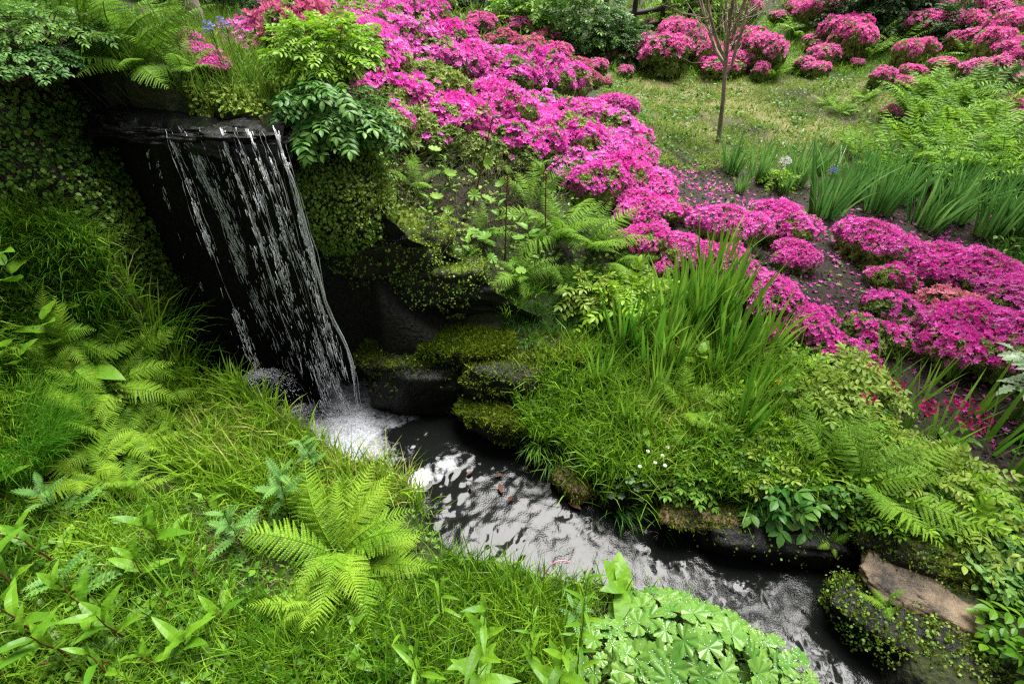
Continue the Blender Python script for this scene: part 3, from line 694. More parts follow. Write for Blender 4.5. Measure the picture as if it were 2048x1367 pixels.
for i, (pa, pb, zf, n, sp_) in enumerate(STR):
    r = np.random.default_rng(100 + i)
    f_ = np.clip((pa[0] - 186) / 380, 0, 1); yl = LIP_L[1] * (1 - f_) + LIP_R[1] * f_ - .06
    a = at_y(pa[0], pa[1], yl); b = at_z(pb[0], pb[1], zf)
    n2 = int(n * 3.4)
    s = np.sort(r.random(n2) ** .85); q = path(a, b, s)
    cl = fbm(np.stack([s * 14 + i * 9, 0 * s, 0 * s], -1), 3)                 # clumps along the strand
    wig = .1 * (fbm(np.stack([s * 6 + i * 31, 0 * s, 0 * s], -1), 3) - .5) * s
    q[:, 0] += wig + r.normal(size=n2) * sp_ * (.2 + .8 * s) * np.where(r.random(n2) < .85, .4, 1.7); q[:, 1] += r.normal(size=n2) * sp_ * (.3 + s)
    d = unit(np.gradient(path(a, b, np.linspace(0, 1, 200)), axis=0))[np.clip((s * 199).astype(int), 0, 199)] + r.normal(size=(n2, 3)) * .06
    keep = r.random(n2) < np.clip((cl - .36) * 5, .02, 1)
    ln = (.015 + .06 * r.random(n2) ** 2) * (.7 + s); wd = (.0011 + .004 * r.random(n2) ** 3) * (.6 + 1.1 * cl)
    b_ = MB(); b_.scatter(DROP, q[keep] - lm, frames(d[keep], np.tile([[0., -1, .1]], (keep.sum(), 1))), np.stack([wd, ln, wd], -1)[keep])
    # thin unbroken ribbons where the strand still holds together
    t0 = 0.0
    nrib = {1: 1, 3: 1, 7: 3}.get(i, 0); rb_ = 0; ox = 0.
    while rb_ < nrib:
        t1 = min(1., t0 + .06 + .16 * r.random()); st = np.linspace(t0, t1, 12); qq = path(a, b, st)
        qq[:, 0] += ox * (.3 + .7 * st) + .1 * (fbm(np.stack([st * 6 + i * 31, 0 * st, 0 * st], -1), 3) - .5) * st + r.normal() * sp_ * .5 * t0
        rr_ = (.001 + .003 * r.random() ** 1.5) * (1.3 if i in (3, 4, 7) else 1) * np.sin(np.linspace(.15, 3, 12)) ** .7 * (.5 + fbm(np.stack([st * 60, 0 * st, 0 * st + i], -1), 2))
        b_.add(*tube(qq - lm, rr_, 5)); t0 = t1 - .04 + (.02 + .16 * t1) * r.random() * (1 if i != 7 else .3)
        if t0 > (.99 if i == 7 else .86): rb_ += 1; t0 = .12 * r.random(); ox = sp_ * 1.1 * r.normal()
    tag(link('falling_drops', b_.build('falling_drops', M['drop'], True), fall), kind='stuff')
m, nt, out = _mat('falling_veil')
p = nt.nodes.new("ShaderNodeBsdfPrincipled"); p.inputs['Base Color'].default_value = (.95, .96, 1, 1); p.inputs['Roughness'].default_value = .2
tr_ = nt.nodes.new('ShaderNodeBsdfTransparent'); ms_ = nt.nodes.new('ShaderNodeMixShader'); ms_.inputs[0].default_value = .55
nt.links.new(p.outputs[0], ms_.inputs[1]); nt.links.new(tr_.outputs[0], ms_.inputs[2]); nt.links.new(ms_.outputs[0], out.inputs['Surface']); M['veil'] = m
# thin glassy threads that follow the same falls
for i, (pa, pb, zf, n, sp_) in enumerate(STR):
    if i in (2, 6, 9, 10, 12, 13): continue
    r = np.random.default_rng(400 + i); f_ = np.clip((pa[0] - 186) / 380, 0, 1); yl = LIP_L[1] * (1 - f_) + LIP_R[1] * f_ - .06
    a = at_y(pa[0], pa[1], yl); b = at_z(pb[0], pb[1], zf); b_ = MB()
    for k in range(4):
        t0 = .25 * r.random() * (k > 1); t1 = min(1, t0 + .3 + .5 * r.random()); st = np.linspace(t0, t1, 40); qq = path(a, b, st); zz = 0 * st
        qq[:, 0] += sp_ * 1.3 * r.normal() * (.25 + st) + .1 * (fbm(np.stack([st * 6 + i * 31, zz, zz], -1), 3) - .5) * st + .012 * (fbm(np.stack([st * 22 + k, zz, zz + i], -1), 2) - .5); qq[:, 1] += sp_ * .6 * r.normal()
        rr_ = (.001 + .0017 * r.random()) * np.sin(np.linspace(.1, 3.05, 40)) ** .6 * np.clip(2.2 * (fbm(np.stack([st * 30, zz + k, zz + i], -1), 2) - .25), .12, 1.4)
        b_.add(*tube(qq - lm, rr_, 5))
    tag(link('falling_threads', b_.build('falling_threads', M['veil'], True), fall), kind='stuff')
r = np.random.default_rng(5)
def spray(name, c, n, sx, up, sz, parent):
    d = unit(r.normal(size=(n, 3)) * np.array([1, .8, .5]) + np.array([0, 0, up])); t = r.random(n) ** 1.3
    q = c + d * t[:, None] * np.array(sx) ; q[:, 2] -= .12 * t ** 2
    b = MB(); b.scatter(DROP, q, frames(d + np.array([0, 0, -.4]) * t[:, None], np.tile([[.1, -1, .1]], (n, 1))), np.stack([sz * (.4 + r.random(n) ** 2), sz * (1 + 5 * r.random(n) ** 2), sz * (.4 + r.random(n) ** 2)], -1))
    return tag(link(name, b.build(name, M['drop'], True), parent), kind='stuff')
fo = at_z(690, 846, 0)
spray('splash', fo - lm + np.array([-.02, 0, .01]), 900, (.34, .26, .2), .9, .005, fall)
spray('splash', at_y(520, 752, 2.32) - lm, 1500, (.22, .16, .11), .5, .0042, fall)
spray('splash', at_y(600, 830, 2.28) - lm, 1400, (.15, .14, .18), .7, .0045, fall)
b = MB(); n = 260
q = np.stack([fo[0] + r.normal(size=n) * .17 + .08, fo[1] - .03 + r.normal(size=n) * .08, r.random(n) * .012], -1)
b.scatter((D_V, None, D_T), q - lm, np.tile(np.eye(3), (n, 1, 1)), .006 + .016 * r.random(n) ** 2)
tag(link('foam', b.build('foam', M['drop'], True), fall), kind='stuff')

# ---------------------------------------------------------------- plant builders
def pinna_tpl(n=10, fine=True):
    b = MB(); s = np.linspace(0, 1, 6); zc = -.14 * s ** 2
    rib = np.stack([np.stack([-.02 * (1 - s * .8), s, zc], -1), np.stack([.02 * (1 - s * .8), s, zc], -1)], 1).reshape(-1, 3)
    i = np.arange(5)[:, None] * 2
    b.add(rib, np.concatenate([i, i + 1, i + 3, i + 2], 1))
    for k in range(n):
        y = .02 + .95 * k / n; h = .95 / n; w = .1 * (1 - y) ** .7 + .018
        for sg in (-1, 1):
            z = -.14 * y * y
            V = [[0, y, z], [sg * w * .7, y + h * .25, z + .012], [sg * w, y + h * .75 + w * .25, z - .02], [sg * w * .25, y + h * .97 + w * .1, z + .006]]
            b.add(np.array(V), np.array([[0, 1, 2, 3]] if sg > 0 else [[0, 3, 2, 1]]))
    return b.data()
PINNA = {True: pinna_tpl(11), False: leaf_tpl(.22, 6, .1, .14, 0, .7, .3)}
def frond_mesh(L=.5, pairs=26, wmax=.24, lean=.5, curl=1.0, fine=True, seed=0, mat='fern', bare=.1, side=0.):
    r = np.random.default_rng(seed)
    s = np.linspace(0, 1, 60); a = lean + curl * s ** 1.3
    ds = L / 59; y = np.concatenate([[0], np.cumsum(np.sin(a[:-1]) * ds)]); z = np.concatenate([[0], np.cumsum(np.cos(a[:-1]) * ds)]); x = side * L * s ** 2
    C = np.stack([x, y, z], -1); Tn = unit(np.gradient(C, axis=0)); Nn = unit(np.cross(np.cross(Tn, np.array([0, -np.cos(.8), np.sin(.8)])), Tn)); Xn = np.cross(Tn, Nn)
    b = MB(); b.add(*tube(C[::4], np.linspace(.0035, .001, 15) * (L / .5), 4))
    sp = np.repeat(bare + (1 - bare) * (np.arange(pairs) + .5) / pairs, 2); sg = np.tile([-1., 1.], pairs)
    t = (sp - bare) / (1 - bare)
    ln = wmax * L * (np.sin(np.pi * np.clip(t * .86 + .13, 0, 1) ** .8) ** .85 + .015) * (.93 + .14 * r.random(len(sp)))
    k = (sp * 59).astype(int); fw = .2 + .5 * t + .08 * r.normal(size=len(sp))
    d = sg[:, None] * Xn[k] * np.cos(fw)[:, None] + Tn[k] * np.sin(fw)[:, None] - Nn[k] * (.1 + .16 * r.random((len(sp), 1)))
    S = np.stack([np.maximum(ln, .35 * ln.max()) * .85, ln, ln], -1)
    b.scatter(PINNA[fine], C[k], frames(d, Nn[k] + .15 * r.normal(size=(len(sp), 3))), S)
    return b.build('frond', M[mat], False)
FROND = {}
for key, mat, fine, pairs in (('fern', 'fern', True, 26), ('mid', 'fern_mid', True, 22), ('far', 'fern_far', False, 16)):
    FROND[key] = [frond_mesh(.5, pairs, w, l, c, fine, i, mat, .12, sd) for i, (w, l, c, sd) in enumerate([(.19, .45, 1.0, .1), (.21, .7, .9, -.1), (.19, .3, 1.3, .05), (.22, .8, 1.1, -.15), (.18, .55, .65, .15), (.2, .9, .7, 0)])]
def fern(p, size, n, label, key='fern', face=None, spread=math.pi, seed=0, group=None, tilt=0., short=.6, kinds=(0, 1, 2, 3, 4, 5)):
    """crown at p; fronds fan round heading `face` (radians from +X) within +-spread"""
    r = np.random.default_rng(seed + 500)
    o = empty('fern', p); tag(o, label, 'fern', group)
    h_ = .12; nx_, ny_ = (float(gz(p[0] - h_, p[1]) - gz(p[0] + h_, p[1])) / (2 * h_), float(gz(p[0], p[1] - h_) - gz(p[0], p[1] + h_)) / (2 * h_))
    nv = Vector((np.clip(nx_, -1.2, 1.2) * .6, np.clip(ny_, -1.2, 1.2) * .6, 1)).normalized(); o.rotation_euler = Vector((0, 0, 1)).rotation_difference(nv).to_euler()
    for i in range(n):
        hd = r.random() * 2 * math.pi if face is None else face + spread * (2 * (i + .5) / n - 1) + .2 * r.normal()
        if face is None: hd = 2 * math.pi * i / n + .3 * r.normal()
        link('frond', FROND[key][kinds[r.integers(len(kinds))]], o, (0, 0, 0), (tilt * math.sin(i * 1.7) + .12 * r.normal(), .15 * r.normal(), hd - math.pi / 2), size / .5 * (short + (1 - short) * r.random()))
    return o

# azaleas: tiers of flattened domes, flowers on top, leaves between, twigs inside
FLOWER = flower_tpl()
WHORL = join_tpl([xf(LEAF_DIAMOND, (0, 0, 0), (math.cos(a), math.sin(a), .45), (-.4 * math.cos(a), -.4 * math.sin(a), 1), 1.0) for a in np.arange(5) * 1.257])
def azalea_meshes(R, H, seed, petal, cover, nl=7, fsize=.05, dens=1.0):
    r = np.random.default_rng(seed)
    lob = []
    for i in range(nl):
        q = R * .62 * math.sqrt((i + .3) / nl); a = i * 2.4 + r.random()
        lob.append((q * math.cos(a), q * math.sin(a), H * (.62 - .42 * (q / R) ** 1.5) + .05 * r.normal() * H, R * (.26 + .2 * r.random()), H * (.24 + .14 * r.random())))
    lob = np.array(lob)
    P, N = [], []
    for i, (cx, cy, cz, a, h) in enumerate(lob):
        n = int(dens * 2 * math.pi * a * a / (fsize * fsize) * 3.4)
        zc = r.random(n) * 1.3 - .3; th = r.random(n) * 2 * math.pi; q = np.sqrt(np.maximum(0, 1 - zc ** 2))
        d = np.stack([q * np.cos(th), q * np.sin(th), zc], -1)
        k = 1 + .5 * (fbm(d * 3 + i * 7 + seed, 2) - .5) + .22 * (fbm(d * 9 + i * 5 + seed, 2) - .5)
        p = np.array([cx, cy, cz]) + d * k[:, None] * np.array([a, a, h])
        ok = p[:, 2] > .01
        for j in range(len(lob)):
            if j != i: ok &= (((p - lob[j, :3]) / lob[j, [3, 3, 4]]) ** 2).sum(1) > .9
        P.append(p[ok]); N.append(unit(d[ok] / np.array([a, a, h]) * a))
    P, N = np.concatenate(P), np.concatenate(N)
    f = fbm(P / R * 3.2 + seed * 1.3, 3)
    low = .5 * smooth(.25, -.1, N[:, 2]) + .5 * smooth(.3 * H, .1 * H, P[:, 2])
    thr = np.quantile(f, cover)
    fl = (f + low * .6 < thr) & (r.random(len(P)) < .96)
    n = fl.sum()
    b = MB(); nrm = unit(N[fl] * .8 + r.normal(size=(n, 3)) * .5 + np.array([0, 0, .35]))
    b.scatter(FLOWER, P[fl] + N[fl] * (.03 * r.random((n, 1)) - .01) , frames(np.cross(nrm, r.normal(size=(n, 3))), nrm), fsize * (.75 + .5 * r.random(n)))
    bl = b.build('blossoms', M[petal], False)
    b = MB(); lf = ~fl | (r.random(len(P)) < .25); n = lf.sum(); dn = unit(N[lf] + r.normal(size=(n, 3)) * .4 + np.array([0, 0, .4]))
    b.scatter(WHORL, P[lf] + N[lf] * (.004 - .03 * r.random((n, 1))) , frames(np.cross(dn, r.normal(size=(n, 3))), dn), fsize * (.55 + .35 * r.random(n)))
    n = int(260 * R / .4); q = r.normal(size=(n, 3)); q = unit(q) * r.random((n, 1)) ** .4 * np.array([R * .8, R * .8, H * .55]); q[:, 2] = np.abs(q[:, 2]) + .02
    dn = unit(q + r.normal(size=(n, 3)) * .1); b.scatter(WHORL, q, frames(np.cross(dn, r.normal(size=(n, 3))), dn), fsize * 1.5)
    le = b.build('foliage', M['azalea_leaf'], False)
    b = MB()
    for i in range(nl * 2):
        l = lob[i % nl]; e = l[:3] + r.normal(size=3) * .2 * l[3]
        s = np.linspace(0, 1, 5)[:, None]; st = np.array([.04 * r.normal(), .04 * r.normal(), -.06])
        b.add(*tube(st * (1 - s) + e * s + np.array([0, 0, -.25 * H]) * s * (1 - s) + .02 * r.normal(size=(5, 3)) * s * (1 - s) * 4, np.linspace(.012, .003, 5), 4))
    tw = b.build('branches', M['twig'], True)
    return bl, le, tw
AZ = {
    'magenta': [azalea_meshes(.42, .36, 60 + i, 'magenta', c, 11, .042) for i, c in enumerate((.9, .8, .94))],
    'violet': [azalea_meshes(.46, .42, 70 + i, 'violet', c, 13, .047) for i, c in enumerate((.7, .56, .76, .64))],
    'sparse': [azalea_meshes(.36, .24, 80 + i, 'magenta', c, 7, .048, .7) for i, c in enumerate((.5, .62))],
    'green': [azalea_meshes(.42, .38, 84 + i, 'violet', c, 7, .055) for i, c in enumerate((.12, .3))],
    'rose': [azalea_meshes(.5, .5, 90 + i, 'rose', c, 12, .06) for i, c in enumerate((.8, .68, .84))],
    'dusk': [azalea_meshes(.5, .42, 95 + i, 'dusk', c, 11, .06) for i, c in enumerate((.72, .6))],
    'salmon': [azalea_meshes(.34, .32, 99, 'salmon', .75, 6, .055)],
}
def azalea(p, kind, s, label, group=None, i=0, rz=0., sz=1.):
    m = AZ[kind][i % len(AZ[kind])]
    o = empty('azalea_bush', p, rz); o.scale = (s, s, s * sz); tag(o, label, 'azalea', group)
    b = link('blossoms', m[0], o); link('foliage', m[1], o); link('branches', m[2], o)
    return o
def iris_mesh(n, h, w, rad_, seed, mat, lean=.25, curl=.5):
    r = np.random.default_rng(seed); a = r.random(n) * 2 * math.pi; q = rad_ * np.sqrt(r.random(n))
    hd = a + .5 * r.normal(size=n); ln = lean * (.15 + q / rad_) * (.5 + r.random(n)); cu = curl * r.random(n) ** 2.5 * 2
    b = MB(); b.add(*blades(np.stack([q * np.cos(a), q * np.sin(a), np.full(n, -.01)], -1), hd, h * (.55 + .5 * r.random(n)), w * (.7 + .6 * r.random(n)), ln, cu, 6, .97, r.normal(size=n) * .7))
    return b.build('leaves', M[mat], False)
IRIS = {'blue': [iris_mesh(60, .62, .024, .12, i, 'iris_blue', .24, .5) for i in range(4)], 'green': [iris_mesh(34, .55, .025, .09, 10 + i, 'iris', .2, .35) for i in range(4)], 'few': [iris_mesh(9, .42, .02, .06, 20 + i, 'iris', .3, .3) for i in range(4)]}
def iris(p, kind, s, label, i=0, rz=0., group=None):
    o = empty('iris_clump', p, rz, s); tag(o, label, 'iris', group)
    link('leaves', IRIS[kind][i % 4], o); return o
DOCK = [mesh('leaf', *leaf_tpl(.3, 12, .12, dr, .03, .85), M['dock']) for dr in (.2, .45, .75)]
LANCE = [mesh('leaf', *leaf_tpl(.17, 8, .15, dr, .0, .9), M['dock']) for dr in (.1, .4, .7)]
BROAD = [mesh('leaf', *leaf_tpl(.5, 10, .1, dr, .02, .75), M['dock']) for dr in (.2, .5)]
def stalk_plant(name, cat, p, h, n, ll, label, leafset, seed=0, lean=(0, 0), stem='stem_red', basal=0, group=None, up=.9, r0=.005):
    r = np.random.default_rng(seed + 900); o = empty(name, p); tag(o, label, cat, group)
    s = np.linspace(0, 1, 7); C = np.stack([lean[0] * s ** 1.5 * h, lean[1] * s ** 1.5 * h, s * h], -1) + .006 * r.normal(size=(7, 3)) * s[:, None]
    b = MB(); b.add(*tube(C - np.array([0, 0, .01]), np.linspace(r0, r0 * .35, 7), 5)); link('stem', b.build('stem', M[stem], True), o)
    for i in range(n):
        t = (.12 + .86 * i / max(1, n - 1)) if i >= basal else .03
        c = np.array([np.interp(t, s, C[:, k]) for k in range(3)]); a = i * 2.4 + .4 * r.normal()
        el = up * (.6 + .5 * t) + .15 * r.normal() if i >= basal else .35 + .2 * r.random()
        link('leaf', leafset[r.integers(len(leafset))], o, c, (el, 0, a), ll * (1.1 - .55 * t) * (.8 + .4 * r.random()))
    return o
def thistle_tpl():
    b = MB(); n = 9
    for k in range(n):
        y = .06 + .88 * k / n; w = .26 * math.sin(math.pi * (.15 + .8 * (k + .5) / n)); h = 1. / n; z = -.35 * y * y
        for sg in (-1, 1):
            b.add(np.array([[0, y, z], [sg * w, y + h * .9, z + .07], [sg * w * .45, y + h * .75, z + .02], [sg * w * .75, y + h * 1.6, z - .05], [0, y + h * .95, z]]), None, np.array([[0, 1, 2], [2, 3, 4], [0, 2, 4]] if sg > 0 else [[0, 2, 1], [2, 4, 3], [0, 4, 2]]))
    b.add(np.array([[-.03, .9, -.28], [.03, .9, -.28], [0, 1.05, -.4]]), None, np.array([[0, 1, 2]]))
    return b.data()
THISTLE = [mesh('leaf', *thistle_tpl(), M['thistle'])]
def lobed_mesh(lobes, depth, teeth, cup, mat, pet, seed, pr=.003):
    """leaf on its own stalk: stalk foot at the origin, blade on top"""
    b = MB(); b.add(*lobed_tpl(lobes, depth, teeth, cup))
    return b.build('leaf', M[mat], False)
MANTLE = [lobed_mesh(8, .2, .06, c, 'mantle', .1, i) for i, c in enumerate((.22, .1, .3))]
PALE = [lobed_mesh(6, .24, .07, .15, 'pale_leaf', .1, 3)]
UMB = [lobed_mesh(9, .16, .05, c, 'umbrella', .1, 7) for c in (.5, .8, .3)]
def round_leaf_clump(name, cat, p, R, H, n, ls, label, leafset, seed=0, dew=0, squash=(1, 1), group=None):
    r = np.random.default_rng(seed + 300); o = empty(name, p); tag(o, label, cat, group); st = MB(); dw = MB()
    for i in range(n):
        q = R * math.sqrt((i + .5) / n); a = i * 2.39996 + .2 * r.normal(); x, y = q * math.cos(a) * squash[0], q * math.sin(a) * squash[1]
        z = H * (1 - .75 * (q / R) ** 2) * (.8 + .3 * r.random()); s = ls * (.7 + .55 * r.random())
        tl = .25 + .55 * q / R + .15 * r.normal()
        e = (Matrix.Rotation(a, 4, 'Z') @ Matrix.Rotation(tl, 4, 'Y') @ Matrix.Rotation(r.random() * 6.28 if q < R * .3 else math.pi / 2 * (-1) + .6 * r.normal(), 4, 'Z'))
        zz = max(z, .02); base = float(gz(p[0] + x, p[1] + y)) - p[2]
        link('leaf', leafset[i % len(leafset)], o, (x, y, base + zz), e.to_euler(), s)
        t = np.linspace(0, 1, 4)[:, None]
        st.add(*tube(np.array([x * .3, y * .3, -.01 + base * .3]) * (1 - t) + np.array([x, y, base + zz - .01]) * t + np.array([0, 0, .03]) * t * (1 - t), .0022, 3))
        if dew:
            mt = np.array(e.to_3x3()); k = dew
            pr = .45 * np.sqrt(r.random(k)); an = r.random(k) * 6.28
            lp = np.stack([pr * np.cos(an), pr * np.sin(an) + .1, .18 * pr ** 2 + .012], -1) * s
            dw.scatter((ICO[1][0], None, ICO[1][1]), lp @ mt.T + np.array([x, y, base + zz]), np.tile(np.eye(3), (k, 1, 1)), .0007 + .0014 * r.random(k) ** 2)
    link('stalks', st.build('stalks', M['stem'], True), o)
    if dew: tag(link('dew_beads', dw.build('dew_beads', M['drop'], True), o), kind='stuff')
    return o
CL_A = compound_tpl(4, leaf_tpl(.44, 5, .12, .25), .34)
CL_B = compound_tpl(3, leaf_tpl(.5, 5, .12, .25), .42, .8)
CL_C = compound_tpl(6, leaf_tpl(.4, 4, .12, .2), .26, 1.2, .25)
def shrub(name, cat, p, R, n, size, mat, label, tpl, seed=0, up=.4, hang=(0, 0, 0), parent_mat='twig', group=None, lower=-.1, fill=.5):
    """leafy dome: sprays of leaves spread through its volume, stems from the foot"""
    r = np.random.default_rng(seed + 40); R = np.array(R, float); o = empty(name, p); tag(o, label, cat, group)
    d = unit(r.normal(size=(n * 2, 3))); d = d[d[:, 2] > lower][:n]; k = len(d)
    rr = (1 - fill * r.random(k) ** 2) * (.75 + .6 * (fbm(d * 2.2 + seed, 3)))
    q = d * rr[:, None] * R; q[:, 2] = np.maximum(q[:, 2], -.9 * R[2]) + R[2] * .35
    dd = unit(d * np.array([1, 1, .6]) + r.normal(size=(k, 3)) * .35 + np.array(hang)); nn = unit(np.array([0, 0, 1.]) * (1 + up) + d * .6 + r.normal(size=(k, 3)) * .3)
    b = MB(); b.scatter(tpl, q - dd * size * .4, frames(dd, nn), size * (.65 + .6 * r.random(k))); link('foliage', b.build('foliage', M[mat], False), o)
    b = MB()
    for i in range(0, k, max(1, k // 45)):
        t = np.linspace(0, 1, 6)[:, None]; foot = np.array([.15 * R[0] * r.normal(), .15 * R[1] * r.normal(), -.03])
        b.add(*tube(foot * (1 - t) + q[i] * t + np.array([0, 0, .3 * R[2]]) * t * (1 - t), np.linspace(.006, .0015, 6), 4))
    link('stems', b.build('stems', M[parent_mat], True), o)
    return o
def grass(name, label, poly, n, h, w, mat, seed=0, lean=.35, curl=.9, head=None, clump=.5, kind='stuff', hvar=.5, thr=.0, nseg=3):
    r = np.random.default_rng(seed + 70); P = sample(poly, int(n * 1.5), True, seed)
    k = r.random(len(P)) < np.clip((fbm(P * np.array([5, 5, 0]) + seed, 3) - thr) * 2.2 * clump + (1 - clump), 0, 1); P = P[k][:n]; n = len(P)
    P[:, 2] -= .006
    hd = r.random(n) * 2 * math.pi if head is None else head + .8 * r.normal(size=n)
    hh = h * (1 - hvar + hvar * 1.6 * r.random(n)) * (.55 + .9 * fbm(P * np.array([3, 3, 0]) + 5 + seed, 2))
    b = MB(); b.add(*blades(P, hd, hh, w * (.6 + .8 * r.random(n)), lean * np.abs(r.normal(size=n)), curl * r.random(n) * 1.5, nseg, .95, r.normal(size=n)))
    o = link(name, b.build(name, M[mat], False)); return tag(o, label, None, None, kind)
def tuft(p, n, h, w, mat, label, seed=0, rad_=.07, lean=.5, curl=1.2, head=None, hs=.6, group=None, name='grass_tuft'):
    r = np.random.default_rng(seed + 170); a = r.random(n) * 2 * math.pi; q = rad_ * np.sqrt(r.random(n)); hd = a + .5 * r.normal(size=n) if head is None else head + hs * r.normal(size=n)
    b = MB(); b.add(*blades(np.stack([q * np.cos(a), q * np.sin(a), np.full(n, -.015)], -1), hd, h * (.5 + .6 * r.random(n)), w * (.6 + .7 * r.random(n)), lean * (.2 + r.random(n)), curl * (.3 + r.random(n)), 6, .95, r.normal(size=n) * .6))
    o = link(name, b.build(name, M[mat], False), None, p); return tag(o, label, 'grass', group)
def leafcover(name, label, poly, n, size, mat, tpl, seed=0, clump=.8, dz=.01, dzv=.04, thr=.15, face=.5):
    r = np.random.default_rng(seed + 270); P = sample(poly, int(n * 1.6), True, seed + 5)
    k = r.random(len(P)) < np.clip((fbm(P * np.array([4, 4, 0]) + seed * 2.1, 3) - thr) * 2.4 * clump + (1 - clump), 0, 1); P = P[k][:n]; n = len(P)
    P[:, 2] += dz + dzv * r.random(n); nn = unit(r.normal(size=(n, 3)) * face + np.array([0, -.15, 1])); d = unit(np.cross(nn, r.normal(size=(n, 3))))
    b = MB(); b.scatter(tpl, P, frames(d, nn), size * (.5 + r.random(n)))
    o = link(name, b.build(name, M[mat], False)); return tag(o, label, None, None, 'stuff')
OVATE = leaf_tpl(.62, 4, .14, .15)
TREFOIL = join_tpl([xf(leaf_tpl(.8, 4, .1, .1, 0, .8), (0, 0, 0), (math.sin(a), math.cos(a), .1), (0, 0, 1), .5) for a in (0, 2.09, 4.19)])
DENT = compound_tpl(3, leaf_tpl(.5, 5, .1, .15, 0, 1, .35), .4, .9, .2)

# ---------------------------------------------------------------- azaleas: the magenta drift and its neighbours
DRIFT = [  # canopy pixel, size, kind
    (540, 45, .9, 'violet'), (590, 10, .9, 'violet'), (600, 75, .9, 'dusk'), (640, 30, 1., 'violet'), (660, 85, 1., 'violet'), (700, 20, 1., 'violet'), (720, 60, 1.05, 'magenta'), (730, 120, .95, 'violet'), (770, 20, 1., 'violet'), (790, 75, 1.05, 'violet'), (800, 130, 1., 'green'),
    (780, 175, .9, 'violet'), (840, 30, 1., 'violet'), (850, 100, 1., 'violet'), (870, 165, 1., 'green'), (850, 210, .85, 'violet'), (900, 60, 1., 'magenta'), (930, 120, 1., 'magenta'), (950, 180, 1., 'green'), (920, 225, .85, 'magenta'),
    (980, 100, 1., 'violet'), (1010, 150, 1., 'violet'), (1000, 210, 1., 'magenta'), (980, 260, .8, 'violet'), (1060, 130, 1., 'violet'), (1080, 190, 1., 'green'), (1070, 240, .95, 'magenta'), (1120, 160, .9, 'violet'), (1140, 220, .95, 'violet'), (1130, 275, .85, 'violet'),
    (1180, 205, .7, 'magenta'), (1190, 250, .9, 'violet'), (1230, 210, .75, 'magenta'), (1250, 265, .8, 'magenta'), (1200, 300, .8, 'violet'), (1160, 315, .75, 'violet'), (1270, 300, .7, 'magenta'), (1240, 345, .75, 'magenta'), (1300, 355, .75, 'magenta'), (1190, 360, .6, 'violet'), (1330, 395, .6, 'magenta'), (1280, 400, .6, 'magenta'), (1300, 440, .5, 'sparse')]
for i, (u, v, s, k) in enumerate(DRIFT):
    if k == 'green': lab, g = 'azalea mound more leaf than flower within the big magenta drift', 'leafy mounds of the azalea drift'
    elif k == 'dusk': lab, g = 'fading dusky pink azalea at the upper left end of the big drift', None
    else: lab, g = 'mound of pink azalea blossom in the big drift on the slope', 'flowering mounds of the azalea drift'
    azalea(Gh(u, v, .28 * s), k, s * 1.02, lab, g, i, i * 2.4, .85 + .45 * ((i * 7) % 5) / 4)
for i, (u, v, s, k) in enumerate([(950, 290, .7, 'green'), (1050, 300, .75, 'green'), (860, 265, .7, 'green'), (780, 235, .75, 'green'), (1110, 330, .6, 'green'), (1000, 300, .6, 'green'), (740, 205, .7, 'green'), (920, 275, .6, 'green')]):
    azalea(Gh(u, v, .24 * s), k, s, 'small leafy azalea with few flowers along the lower edge of the drift', 'leafy azaleas below the drift', i, i * 1.3)
for i, (u, v, s) in enumerate([(300, 8, .3), (330, 26, .3), (358, 44, .3), (386, 64, .28), (412, 86, .26)]):
    azalea(Gh(u, v, .15), 'magenta', s, 'pink azalea in the narrow row running down behind the top left ferns', 'azaleas in the narrow row behind the ferns', i, i * 2.)
NEARAZ = [
    (1460, 438, .85, 'magenta', 'rounded magenta azalea left of a pair in front of the blue green irises'), (1570, 430, .9, 'magenta', 'rounded magenta azalea right of the pair in front of the irises'),
    (1595, 500, .55, 'magenta', 'small magenta azalea alone on bare soil below the pair'), (1755, 470, .9, 'magenta', 'domed magenta azalea on soil just below the tallest irises'),
    (1800, 530, .7, 'sparse', 'azalea with gaps and hanging sprays in front of the domed one'), (1900, 520, .85, 'magenta', 'magenta azalea right of the domed one at the soil bed'), (1990, 540, .9, 'magenta', 'magenta azalea at the right frame edge below the irises'),
    (2040, 580, .8, 'magenta', 'magenta azalea cut by the frame edge beside the salmon one'), (1920, 600, .8, 'salmon', 'salmon pink azalea with pale flower heads amid magenta ones'),
    (1800, 590, .75, 'sparse', 'thin azalea with fallen petals round it on the middle soil'), (1770, 645, .7, 'sparse', 'low loose azalea above the iris shoots at the soil front'), (1840, 650, .6, 'sparse', 'low patchy azalea left of the big front mound'),
    (1940, 650, .9, 'magenta', 'big front magenta mound at the right of the soil bed'), (2020, 660, .9, 'magenta', 'big front magenta mound cut by the right frame edge'), (1980, 700, .55, 'sparse', 'low azalea fringe under the big front mounds'),
    (1290, 470, .6, 'magenta', 'first small azalea of the low row below the drift'), (1370, 490, .62, 'magenta', 'azalea second along the low row beside bare soil'), (1445, 512, .75, 'magenta', 'full azalea mid way along the low row'), (1500, 535, .6, 'sparse', 'thinner azalea on the right shoulder of the low row'),
    (1545, 580, .68, 'magenta', 'bright azalea near the end of the low row'), (1610, 625, .6, 'magenta', 'azalea with dark shade beneath at the low row end'), (1660, 665, .55, 'sparse', 'last ragged azalea of the low row above the shoots'), (1560, 650, .45, 'sparse', 'tiny azalea in the shade beneath the low row'), (1330, 520, .4, 'sparse', 'tiny azalea in front of the low row near the drooping fern'), (1720, 690, .5, 'sparse', 'creeping azalea spray over the soil among iris shoots'), (1400, 570, .45, 'sparse', 'dark shaded azalea behind the upright green irises')]
